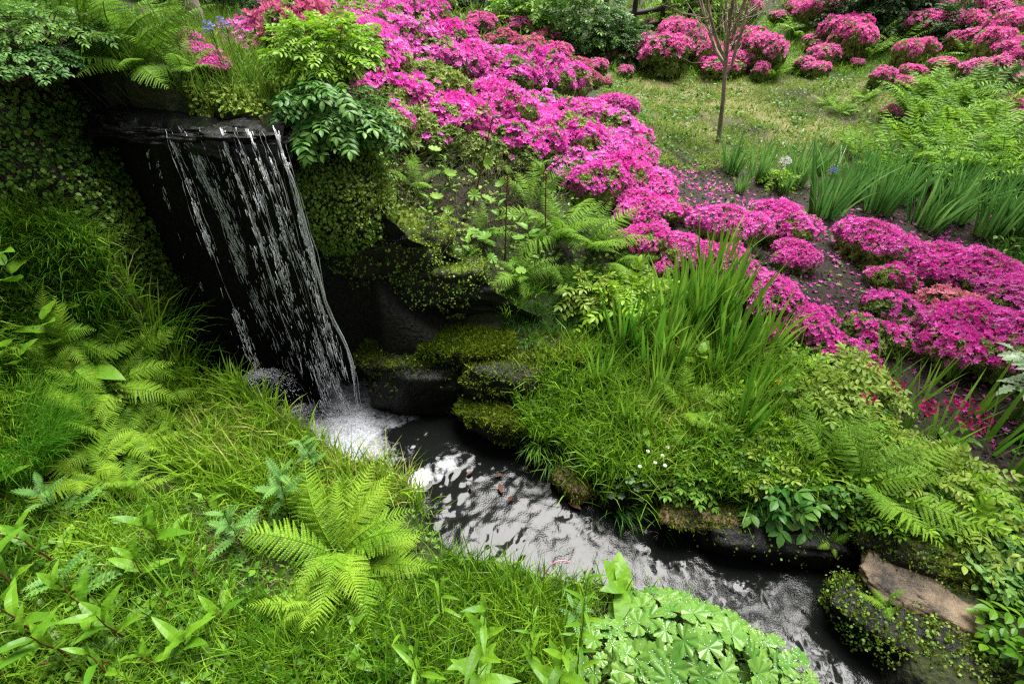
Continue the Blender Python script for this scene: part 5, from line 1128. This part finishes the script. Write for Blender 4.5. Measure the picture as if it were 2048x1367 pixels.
for i, (u, v, dx) in enumerate([(1310, 925, .0), (1325, 912, .0), (1296, 902, 0), (1280, 932, 0), (1330, 930, 0), (1335, 895, 0)]):
    p = Gh(u, v, .13); o = empty('daisy', p); tag(o, 'small white daisy over the pale lobed leaves', 'flower', 'daisies on the right bank')
    b = MB(); b.add(*tube(np.array([[0, 0, -.01], [.004, 0, .07], [0, -.004, .13]]), .0015, 4)); link('stem', b.build('stem', M['stem'], True), o)
    b = MB()
    for k in range(13): a = k * .483; b.add(*xf(LEAF_DIAMOND, (0, 0, .13), (math.cos(a), math.sin(a), .1), (0, 0, 1), .012))
    link('petals', b.build('petals', M['white_petal'], False), o)
    b = MB(); b.scatter((ICO[1][0] * np.array([1, 1, .5]), None, ICO[1][1]), np.array([[0, 0, .132]]), np.eye(3)[None], [.004]); link('flower_centre', b.build('flower_centre', M['yellow_petal'], True), o)
def flower_stalk(name, cat, p, h, mat, lab, nf, fs, seed, group, whorl=.028, leaves=True):
    r = np.random.default_rng(seed + 40); o = empty(name, p); tag(o, lab, cat, group); lx, ly = .05 * r.normal(), .05 * r.normal()
    t = np.linspace(0, 1, 6)[:, None]; b = MB(); b.add(*tube(np.array([lx, ly, h]) * np.concatenate([t ** 1.5, t ** 1.5, t], 1) - np.array([0, 0, .01]), .0022, 4)); link('stem', b.build('stem', M['stem'], True), o)
    n = nf; a = np.arange(n) * 2.4; d = np.stack([np.cos(a), np.sin(a), .35 + .3 * r.random(n)], -1)
    b = MB(); b.scatter(FLOWER, np.array([lx, ly, h]) + d * whorl + np.stack([0 * a, 0 * a, -.02 * (np.arange(n) // 6)], -1), frames(np.cross(d, [[0.1, .2, 1.]]), d), fs); link('blossoms', b.build('blossoms', M[mat], False), o)
    return o
for i, (u, v) in enumerate([(1860, 805), (1885, 815), (1905, 830), (1925, 818), (1940, 845), (1952, 850), (1880, 840), (1915, 812), (1965, 835), (1750, 755), (1780, 765), (1740, 790)]):
    flower_stalk('primrose', 'flower', Gh(u, v, .22), .22, 'crimson', 'deep crimson candelabra primrose on a thin stalk over dark soil', 9, .022, i, 'crimson primroses over the dark soil')
for i, (u, v) in enumerate([(425, 45), (445, 50), (434, 60), (455, 42), (416, 55)]):
    flower_stalk('bluebell', 'flower', Gh(u, v, .28), .28, 'blue_petal', 'pale blue bell flower on a stalk below the twin trunks', 8, .014, 30 + i, 'blue flowers below the twin trunks', .014)
flower_stalk('iris_flower', 'flower', Gh(1665, 345, .5), .5, 'blue_petal', 'single blue iris flower rising from the bed of irises', 5, .04, 41, None, .015)
flower_stalk('white_flower', 'flower', Gh(1558, 328, .35), .35, 'white_petal', 'white flower head above the light green plant in the iris bed', 10, .05, 42, None, .04)
flower_stalk('buttercup', 'flower', Gh(1579, 760, .2), .2, 'yellow_petal', 'single yellow buttercup on the right bank', 4, .02, 43, None, .008)
for i, (u, v, z, n, lab) in enumerate([(960, 480, .34, 9, 'fern among the umbrella leaves on the dark bank'), (900, 545, .3, 9, 'small fern under the umbrella leaves near the hollow'), (1040, 560, .34, 10, 'fern low on the dark bank above the moss'), (1010, 340, .4, 10, 'fern at the top of the dark bank under the drift'), (830, 380, .34, 9, 'fern on the twiggy part of the dark bank'), (1130, 580, .3, 9, 'fern beside the pale yellow leaved plant over the ledge')]):
    fern(G(u, v), z, n, lab, 'mid', None, math.pi, 140 + i)
for i, (u, v, h, n, ll, lab) in enumerate([(860, 470, .26, 7, .1, 'upright leafy plant left of the umbrella leaves'), (940, 540, .24, 7, .1, 'upright leafy plant in front of the umbrella leaves'), (1000, 470, .3, 8, .11, 'upright leafy plant amid the umbrella leaves'), (1060, 500, .28, 7, .12, 'upright leafy plant left of the broad fern'), (900, 380, .26, 8, .08, 'thin leafy plant at the back of the dark bank'), (1080, 400, .3, 8, .1, 'leafy plant behind the broad fern on the dark bank'), (970, 590, .18, 6, .08, 'small leafy plant over the shaded hollow')]):
    stalk_plant('bank_plant', 'plant', G(u, v), h, n, ll, lab, BROAD if i % 2 else DOCK, 160 + i, (.1 * math.cos(i), -.08), 'stem', 2)
# big serrated pale leaves reaching in at the right edge
HB = mesh('leaf', *join_tpl([xf(leaf_tpl(.42, 10, .15, .3, 0, .9, .28), (0, .2 + .13 * k, -.06 * k * .5), (sg * 1., .5, -.1), (0, 0, 1), .36) for k in range(5) for sg in (-1, 1)] + [xf(leaf_tpl(.42, 10, .15, .3, 0, .9, .28), (0, .85, -.12), (0, 1, -.2), (0, 0, 1), .36), tube(np.array([[0, 0, 0], [0, .45, -.05], [0, .9, -.13]]), .02, 4)]), M['pale_leaf'])
hp = at_z(2120, 730, .72); hp[2] = gz(hp[0], hp[1]); o = empty('honey_bush', hp); tag(o, 'pale blue green plant with saw edged leaves reaching in from the right edge', 'plant')
b = MB(); b.add(*tube(np.array([[0, 0, -.02], [-.02, 0, .2], [-.03, -.02, .42]]), .012, 6)); link('stem', b.build('stem', M['stem'], True), o)
for k, (z, rz_, el, s) in enumerate([(.42, 1.45, .25, .36), (.34, 1.75, .0, .38), (.4, -.8, .2, .36), (.3, .3, .3, .36), (.36, 3.6, .3, .36), (.2, 2.9, .1, .34)]):
    link('leaf', HB, o, (.04, 0, z), (el, 0, rz_), s * .75)

# grass tufts that stand out
tuft(G(40, 925), 1300, .4, .0035, 'grass_fine', 'dense tuft of hair fine grass at the left frame edge', 1, .16, .45, 1.1)
tuft(G(110, 900), 700, .32, .0035, 'grass_fine', 'smaller fine grass tuft right of the dense one at the left', 2, .1, .45, 1.2)
for i, (u, v, n, h, hd, lab) in enumerate([(330, 690, 90, .4, -.1, 'long arching grass leaning over the dark gap left of the fall'), (300, 610, 90, .36, .1, 'arching grass on the brink beside the black rock'), (270, 540, 80, .34, -.1, 'arching grass high on the left brink below the boulder'), (370, 760, 80, .34, -.2, 'arching grass low on the left brink near the splash rock'), (200, 620, 80, .32, -.4, 'loose grass on the left slope above the ferns'), (220, 500, 60, .3, -.3, 'thin grass at the foot of the tall boulder')]):
    tuft(G(u, v), n, h, .0045, 'grass', lab, 5 + i, .12, .5, 1.5, hd, .7)
tuft(G(1085, 850), 260, .2, .005, 'grass', 'bright upright grass clump on the bank by the pool', 20, .12, .3, .8)
tuft(G(1120, 830), 200, .2, .005, 'grass', 'bright grass clump behind the upright one by the pool', 21, .12, .3, .9)
for i, (u, v, h, hd, lab) in enumerate([(1075, 915, .24, -1.9, 'grass tuft trailing long blades into the pool'), (1105, 945, .26, -1.5, 'grass tuft hanging straight down to the stream'), (1240, 1040, .22, -1.2, 'grass trailing over the dark water below the pale leaves'), (1320, 1075, .22, -1., 'grass floating on the dark water under the brown stone'), (1430, 1060, .2, -1.3, 'grass trailing from the brown stone into the dark water'), (1540, 1075, .2, -1.5, 'grass trailing beside the broad dark leaflets over the water'), (1620, 1090, .18, -1.6, 'grass trailing under the steep fern over the water'), (1060, 700, .16, -1.7, 'dry tipped grass hanging off the mossy ledge')]):
    tuft(G(u, v - 15), 60, h, .0045, 'grass_dark' if i else 'grass', lab, 25 + i, .05, .6, 2.2, hd, .5)
for i, (u, v, n, h) in enumerate([(470, 880, 200, .18), (420, 860, 200, .2), (560, 900, 200, .16), (380, 900, 160, .2), (510, 850, 160, .16), (620, 1320, 260, .18), (560, 1330, 200, .18), (1020, 620, 90, .16), (1060, 580, 80, .14), (560, 1240, 120, .14), (1180, 880, 140, .2), (1220, 930, 120, .18), (1150, 800, 140, .2), (1330, 860, 120, .2), (1400, 900, 120, .2), (1280, 830, 120, .2), (1450, 960, 100, .18), (820, 1170, 160, .1), (760, 1210, 120, .12)]):
    tuft(G(u, v), n, h, .0045, 'grass', 'bright green grass tuft among shorter turf on the bank', 40 + i, .09, .35, 1., None, .6, 'bright grass tufts of the banks')
stalk = G(1085, 1165); b = MB(); t = np.linspace(0, 1, 12)[:, None]
b.add(*tube(np.concatenate([.12 * t ** 1.6, .03 * t, .16 * np.sin(t * 2.2)], 1), .0028, 5)); tag(link('bent_stalk', b.build('bent_stalk', M['salmon'], True), None, stalk), 'pale pink bent stalk over the stream edge at centre', 'stalk')
tw = G(165, 1345); b = MB(); b.add(*tube(np.stack([np.linspace(-.1, .13, 14), .03 * np.sin(np.linspace(0, 3, 14)), .03 + .05 * np.linspace(-1, 1, 14) ** 2], -1), np.linspace(.005, .003, 14), 6)); tag(link('fallen_twig', b.build('fallen_twig', M['stem_red'], True), None, tw), 'bare curved brown twig lying at the bottom left', 'twig')
for i in range(9):     # dead stalks caught behind the lip
    p = at_y(210 + 14 * i, 205, 2.86); t = np.linspace(0, 1, 5)[:, None]; b = MB(); b.add(*tube(np.array([0, 0, -.12]) * (1 - t) + np.array([.08 * math.sin(i * 2.), -.12, .1 + .03 * math.cos(i * 3)]) * t, .002, 3)); tag(link('dead_stalk', b.build('dead_stalk', M['twig'], True), None, p), 'dry brown stalk sticking up behind the waterfall lip', 'stalk', 'dry stalks behind the waterfall lip')
# brown leaves afloat
LV = mesh('fallen_leaf', *leaf_tpl(.42, 7, .2, .12, .01), M['dead_leaf'])
for i, (u, v, s, rz_, lab) in enumerate([(1162, 1018, .085, .9, 'long brown fallen leaf floating by the right bank of the stream'), (1003, 985, .07, .2, 'brown fallen leaf floating upright in mid stream'), (1015, 1003, .05, -.6, 'short brown fallen leaf touching the upright one'), (945, 942, .045, 2.2, 'brown leaf floating just below the bright step'), (1005, 950, .05, 1.3, 'reddish brown leaf floating under the trailing grass'), (885, 870, .04, 1., 'tiny brown leaf at the back of the pool'), (942, 978, .035, .4, 'tiny reddish leaf in mid stream left of the upright one')]):
    p = at_z(u, v, .02); tag(link('fallen_leaf', LV, None, p, (.15 * math.sin(i), .1, rz_), s), lab, 'leaf')
for i, (u, v) in enumerate([(425, 1115), (400, 1160), (370, 1235), (495, 1060), (640, 1300), (320, 1225)]):
    p = G(u, v) + np.array([0, 0, .03]); tag(link('dry_leaf', LV, None, p, (.4, .3, i * 1.1), .05), 'dry brown leaf lying on the foreground turf', 'leaf', 'dry leaves on the foreground turf')

# leaf mats and moss that clothe the steep earth
def clothe(name, lab, pix, n, size, seed, mat='mat_leaf', moss=0, mh=.022):
    P, N = surf(pix, n, seed); o = leafy_mat(P, N, size, M[mat], name, None, seed, .5); tag(o, lab, None, None, 'stuff')
    if moss:
        P, N = surf(pix, moss, seed + 1); tag(moss_tuft(P, N, M['moss'], 'moss', None, seed, mh), 'moss on ' + lab, None, None, 'stuff')
clothe('creeping_leaves', 'creeping leaves on the steep earth round the tall boulder', [(-60, 180), (60, 120), (150, 200), (165, 420), (140, 470), (-60, 500)], 9000, .022, 1)
clothe('creeping_leaves', 'creeping leaves on the earth right of the fall', [(600, 300), (780, 290), (860, 430), (860, 520), (740, 520), (640, 440)], 3600, .017, 2, 'mat_leaf', 9000)
clothe('edge_moss_leaves', 'low green growth on the stone edge behind the waterfall lip', [(370, 170), (570, 170), (570, 236), (370, 228)], 1500, .022, 4, 'lawn', 6000)
clothe('creeping_leaves', 'dark small leaves on the wall of the shaded hollow', [(740, 470), (900, 500), (1020, 600), (900, 640), (780, 560)], 1500, .015, 3, 'mat_leaf', 6000)
for i, (u, v, R, n, sz, mat, tp, lab) in enumerate([
    (1480, 800, (.2, .16, .12), 130, .1, 'shrub_lime', CL_A, 'bushy yellow green plant under the irises at mid right bank'), (1410, 860, (.18, .14, .1), 110, .09, 'clover', CL_B, 'three leaved plant above the daisies'), (1540, 920, (.2, .15, .12), 130, .1, 'shrub_yellow', CL_A, 'pale bushy plant left of the steep fern'),
    (1760, 880, (.2, .16, .14), 140, .1, 'shrub_yellow', CL_A, 'pale bushy plant at the soil edge right of the steep fern'), (1740, 790, (.12, .12, .18), 60, .1, 'shrub_yellow', CL_A, 'upright pale plant among the iris shoots'), (1600, 740, (.14, .12, .16), 70, .1, 'shrub_lime', CL_A, 'upright lime plant behind the buttercup'),
    (1800, 1010, (.2, .15, .12), 130, .1, 'shrub_lime', CL_A, 'lime plant under the tips of the wide fern'), (1990, 980, (.2, .15, .1), 90, .1, 'shrub_yellow', CL_A, 'pale plant at the right frame edge on dark soil'), (1150, 760, (.14, .12, .08), 70, .08, 'clover', CL_B, 'small leafy plant under the mossy ledge by the grass clump'), (1260, 760, (.14, .12, .1), 70, .09, 'shrub_green', CL_A, 'dark leafy plant in front of the shaded iris clump'), (1380, 940, (.14, .1, .08), 70, .08, 'clover', CL_B, 'small leafy plant right of the daisies')]):
    shrub('bushy_plant', 'plant', G(u, v + 20) - np.array([0, 0, .05]), R, n, sz, mat, lab, tp, 110 + i, .5, (0, -.25, .2), 'stem')

# ---------------------------------------------------------------- ground cover nobody could count
NB = region([(300, 770), (420, 790), (560, 840), (640, 890), (730, 950), (850, 985), (880, 1055), (940, 1105), (1040, 1135), (1140, 1150), (1300, 1185), (1450, 1235), (1560, 1300), (1640, 1420), (900, 1500), (0, 1500), (-150, 1200), (-150, 950), (150, 900)])
grass('grass', 'short turf of the near bank', NB, 15000, .1, .0052, 'grass', 1, .6, 1.5, None, 1., hvar=.75, thr=.22)
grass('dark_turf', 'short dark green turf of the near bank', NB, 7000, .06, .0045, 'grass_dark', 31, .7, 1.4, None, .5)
grass('straw', 'dry straw blades in the near turf', NB, 1500, .1, .0035, 'straw', 32, .9, .8, None, .5)
grass('tall_grass', 'loose taller grass among the docks at the lower left', region([(-60, 1000), (350, 1000), (480, 1200), (480, 1440), (-80, 1440)]), 3200, .15, .0055, 'grass', 36, .45, 1.2, None, .9)
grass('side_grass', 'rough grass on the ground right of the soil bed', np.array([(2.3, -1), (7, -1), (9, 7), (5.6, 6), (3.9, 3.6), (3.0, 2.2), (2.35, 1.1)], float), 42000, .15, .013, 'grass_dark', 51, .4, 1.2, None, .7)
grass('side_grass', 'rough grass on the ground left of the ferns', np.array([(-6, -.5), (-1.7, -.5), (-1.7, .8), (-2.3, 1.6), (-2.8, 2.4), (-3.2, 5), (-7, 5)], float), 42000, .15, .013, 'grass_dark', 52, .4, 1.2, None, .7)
grass('side_grass', 'grass at the near edge of the bank', np.array([(-1.9, -.6), (1.2, -.6), (1.15, .35), (-1.9, .6)], float), 7000, .1, .006, 'grass', 53, .4, 1.2, None, .7)
leafcover('side_weeds', 'leafy weeds beyond the soil bed', np.array([(2.3, -1), (7, -1), (9, 7), (5.6, 6), (3.9, 3.6), (3.0, 2.2), (2.35, 1.1)], float), 5000, .05, 'shrub_green', OVATE, 54, .7, .02, .15)
BG = region([(330, 800), (420, 790), (560, 840), (640, 890), (730, 950), (850, 985), (880, 1055), (700, 1060), (450, 1010), (330, 930)])
grass('tall_grass', 'taller bright grass at the left pool edge', BG, 4600, .22, .0085, 'grass', 2, .3, 1.0, None, .8)
grass('tall_grass', 'taller grass along the lower left foreground', region([(480, 1200), (760, 1200), (900, 1110), (1050, 1150), (1200, 1190), (1100, 1420), (480, 1420)]), 4200, .17, .0065, 'grass', 3, .35, .9, None, .8)
SL = region([(-80, 480), (150, 440), (250, 520), (330, 620), (400, 700), (420, 790), (330, 800), (150, 900), (-150, 950)])
grass('slope_grass', 'long grass covering the left slope', SL, 8000, .2, .0052, 'grass_dark', 4, .4, 1.3, -.8, .4)
grass('slope_grass', 'bright long grass of the left slope', SL, 9000, .2, .006, 'grass', 34, .4, 1.3, -.8, .9)
leafcover('slope_leaves', 'small leaved weeds on the left slope', SL, 4000, .026, 'mat_leaf', OVATE, 4, .4, .02, .12)
leafcover('clover', 'clover and small weeds in the near turf', NB, 2400, .02, 'clover', TREFOIL, 5, .8, .015, .04)
leafcover('weeds', 'broad little weed leaves in the near turf', region([(250, 1050), (600, 1180), (760, 1220), (900, 1400), (0, 1450), (-100, 1150)]), 700, .032, 'clover', OVATE, 6, .6, .015, .06)
0 and leafcover('weeds', 'toothed weed leaves in the left shade', region([(-100, 900), (200, 900), (330, 1050), (250, 1250), (-100, 1300)]), 420, .075, 'shrub_green', DENT, 7, .5, .03, .1)
RB = region([(1010, 870), (1050, 780), (1110, 720), (1250, 690), (1420, 680), (1560, 740), (1640, 860), (1620, 1000), (1480, 1070), (1330, 1045), (1210, 1030), (1155, 995), (1105, 950), (1040, 920)])
grass('bank_grass', 'grass of the right bank', RB, 7500, .22, .0075, 'grass', 8, .4, 1., None, .7)
leafcover('bank_weeds', 'small weeds among the right bank grass', RB, 4000, .026, 'clover', TREFOIL, 9, .5, .02, .07)
UB = region([(1010, 560), (1130, 540), (1300, 560), (1420, 640), (1420, 700), (1250, 700), (1110, 720), (1000, 660)])
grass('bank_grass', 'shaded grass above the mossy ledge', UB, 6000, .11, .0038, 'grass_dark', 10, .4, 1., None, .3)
DB = region([(620, 330), (760, 290), (900, 300), (1080, 330), (1200, 420), (1250, 520), (1130, 560), (1000, 600), (880, 560), (760, 460)])
leafcover('bank_leaves', 'low dark leaves on the shaded bank under the drift', DB, 1000, .034, 'mat_leaf', OVATE, 11, .7, .01, .05)
grass('bank_grass', 'thin grass on the shaded bank under the drift', DB, 3000, .12, .0035, 'grass_dark', 12, .4, 1., None, .6)
def twigs(name, lab, poly, n, L, seed, mat='twig'):
    r = np.random.default_rng(seed); P = sample(poly, n, True, seed); b = MB()
    for p in P[:n]:
        a = r.random() * 6.28; t = np.linspace(0, 1, 6)[:, None]; d = np.array([math.cos(a), math.sin(a), .25 + .5 * r.random()]) * L * (.5 + r.random())
        b.add(*tube(p + d * t + np.array([0, 0, .25 * L]) * t * (1 - t) + .03 * r.normal(size=(6, 3)) * t, np.linspace(.0035, .001, 6), 3))
    tag(link(name, b.build(name, M[mat], True)), lab, None, None, 'stuff')
twigs('bare_twigs', 'tangle of bare brown twigs under the azalea drift', region([(770, 280), (900, 290), (1080, 320), (1120, 420), (980, 500), (840, 500), (780, 430)]), 700, .22, 3)
leafcover('edge_leaves', 'small leaves along the right stream bank', region([(1480, 1060), (1600, 1000), (1950, 1000), (2100, 1080), (2100, 1250), (1960, 1200), (1850, 1080), (1720, 1120), (1600, 1090)]), 3500, .035, 'shrub_green', OVATE, 13, .4, .01, .08)
leafcover('edge_leaves', 'leaf cover between the bushy plants on the right bank', region([(1440, 860), (1600, 720), (1720, 800), (1800, 900), (1960, 960), (1950, 1040), (1700, 1040), (1500, 1020)]), 3000, .032, 'shrub_lime', OVATE, 14, .5, .02, .08)
LIPG = region([(200, 190), (300, 60), (480, 30), (560, 90), (640, 200), (560, 235), (420, 225), (300, 215)])
grass('upper_grass', 'grass on the level above the waterfall', LIPG, 9000, .16, .005, 'lawn', 15, .4, 1.1, None, .35)
grass('upper_grass', 'green grass on the level above the waterfall', LIPG, 5000, .2, .005, 'grass', 16, .4, 1.1, None, .5)
LAWN = region([(1180, 210), (1230, 140), (1400, 140), (1560, 150), (1700, 160), (1830, 170), (1830, 330), (1700, 350), (1450, 335), (1400, 350), (1300, 325), (1285, 285)])
grass('lawn_grass', 'short patchy lawn beyond the drift', LAWN, 52000, .06, .008, 'lawn', 17, .7, 1.2, None, 1., hvar=.6, thr=.2)
leafcover('lawn_weeds', 'low weeds in the far lawn', LAWN, 7000, .045, 'clover', OVATE, 18, 1., .01, .07, .42)
HILL = region([(1200, 140), (1300, 5), (2150, 5), (2250, 330), (2080, 370), (1830, 330), (1830, 170), (1560, 150)])
grass('hill_grass', 'rough grass on the far hillside', HILL, 26000, .12, .012, 'fern_far', 19, .5, 1.2, None, .6)
grass('far_grass', 'grass on the rise beyond the fence', np.array([(-9, 9), (-3, 7.5), (0, 9.5), (3, 12), (9, 12), (14, 20), (-14, 20)], float), 26000, .2, .03, 'lawn', 20, .5, 1.2, None, .4)
SB = region([(1330, 420), (1290, 330), (1420, 320), (1480, 330), (1640, 380), (2080, 430), (2080, 900), (1960, 960), (1800, 860), (1640, 740), (1500, 620)])
P = sample(SB, 1700, True, 21); n = len(P); r = np.random.default_rng(9); P[:, 2] += .006; k = r.random(n) < np.clip(2.4 * (fbm(P * np.array([2.5, 2.5, 0]), 2) - .32), .04, 1); P = P[k]; n = len(P)
b = MB(); nn = unit(r.normal(size=(n, 3)) * .4 + np.array([0, 0, 1.])); b.scatter(FLOWER, P, frames(np.cross(nn, r.normal(size=(n, 3))), nn), .02 + .02 * r.random(n)); tag(link('fallen_petals', b.build('fallen_petals', M['magenta'], False)), 'fallen pink petals on the dark soil', None, None, 'stuff')
P = sample(SB, 9000, True, 22); n = len(P); P[:, 2] += .004; nn = unit(r.normal(size=(n, 3)) * .7 + np.array([0, 0, 1.]))
M['mulch'] = leaf_mat('bark_mulch', (.012, .008, .007), (.1, .075, .06), .0, .8, .3, (.25, .2, .17), 6)
b = MB(); b.scatter(LEAF_DIAMOND, P, frames(np.cross(nn, r.normal(size=(n, 3))), nn), .015 + .03 * r.random(n)); tag(link('mulch_chips', b.build('mulch_chips', M['mulch'], False)), 'dark bark chips mulching the soil bed', None, None, 'stuff')
leafcover('seedlings', 'sparse green seedlings in the soil bed', SB, 500, .03, 'clover', OVATE, 23, .9, .01, .03)
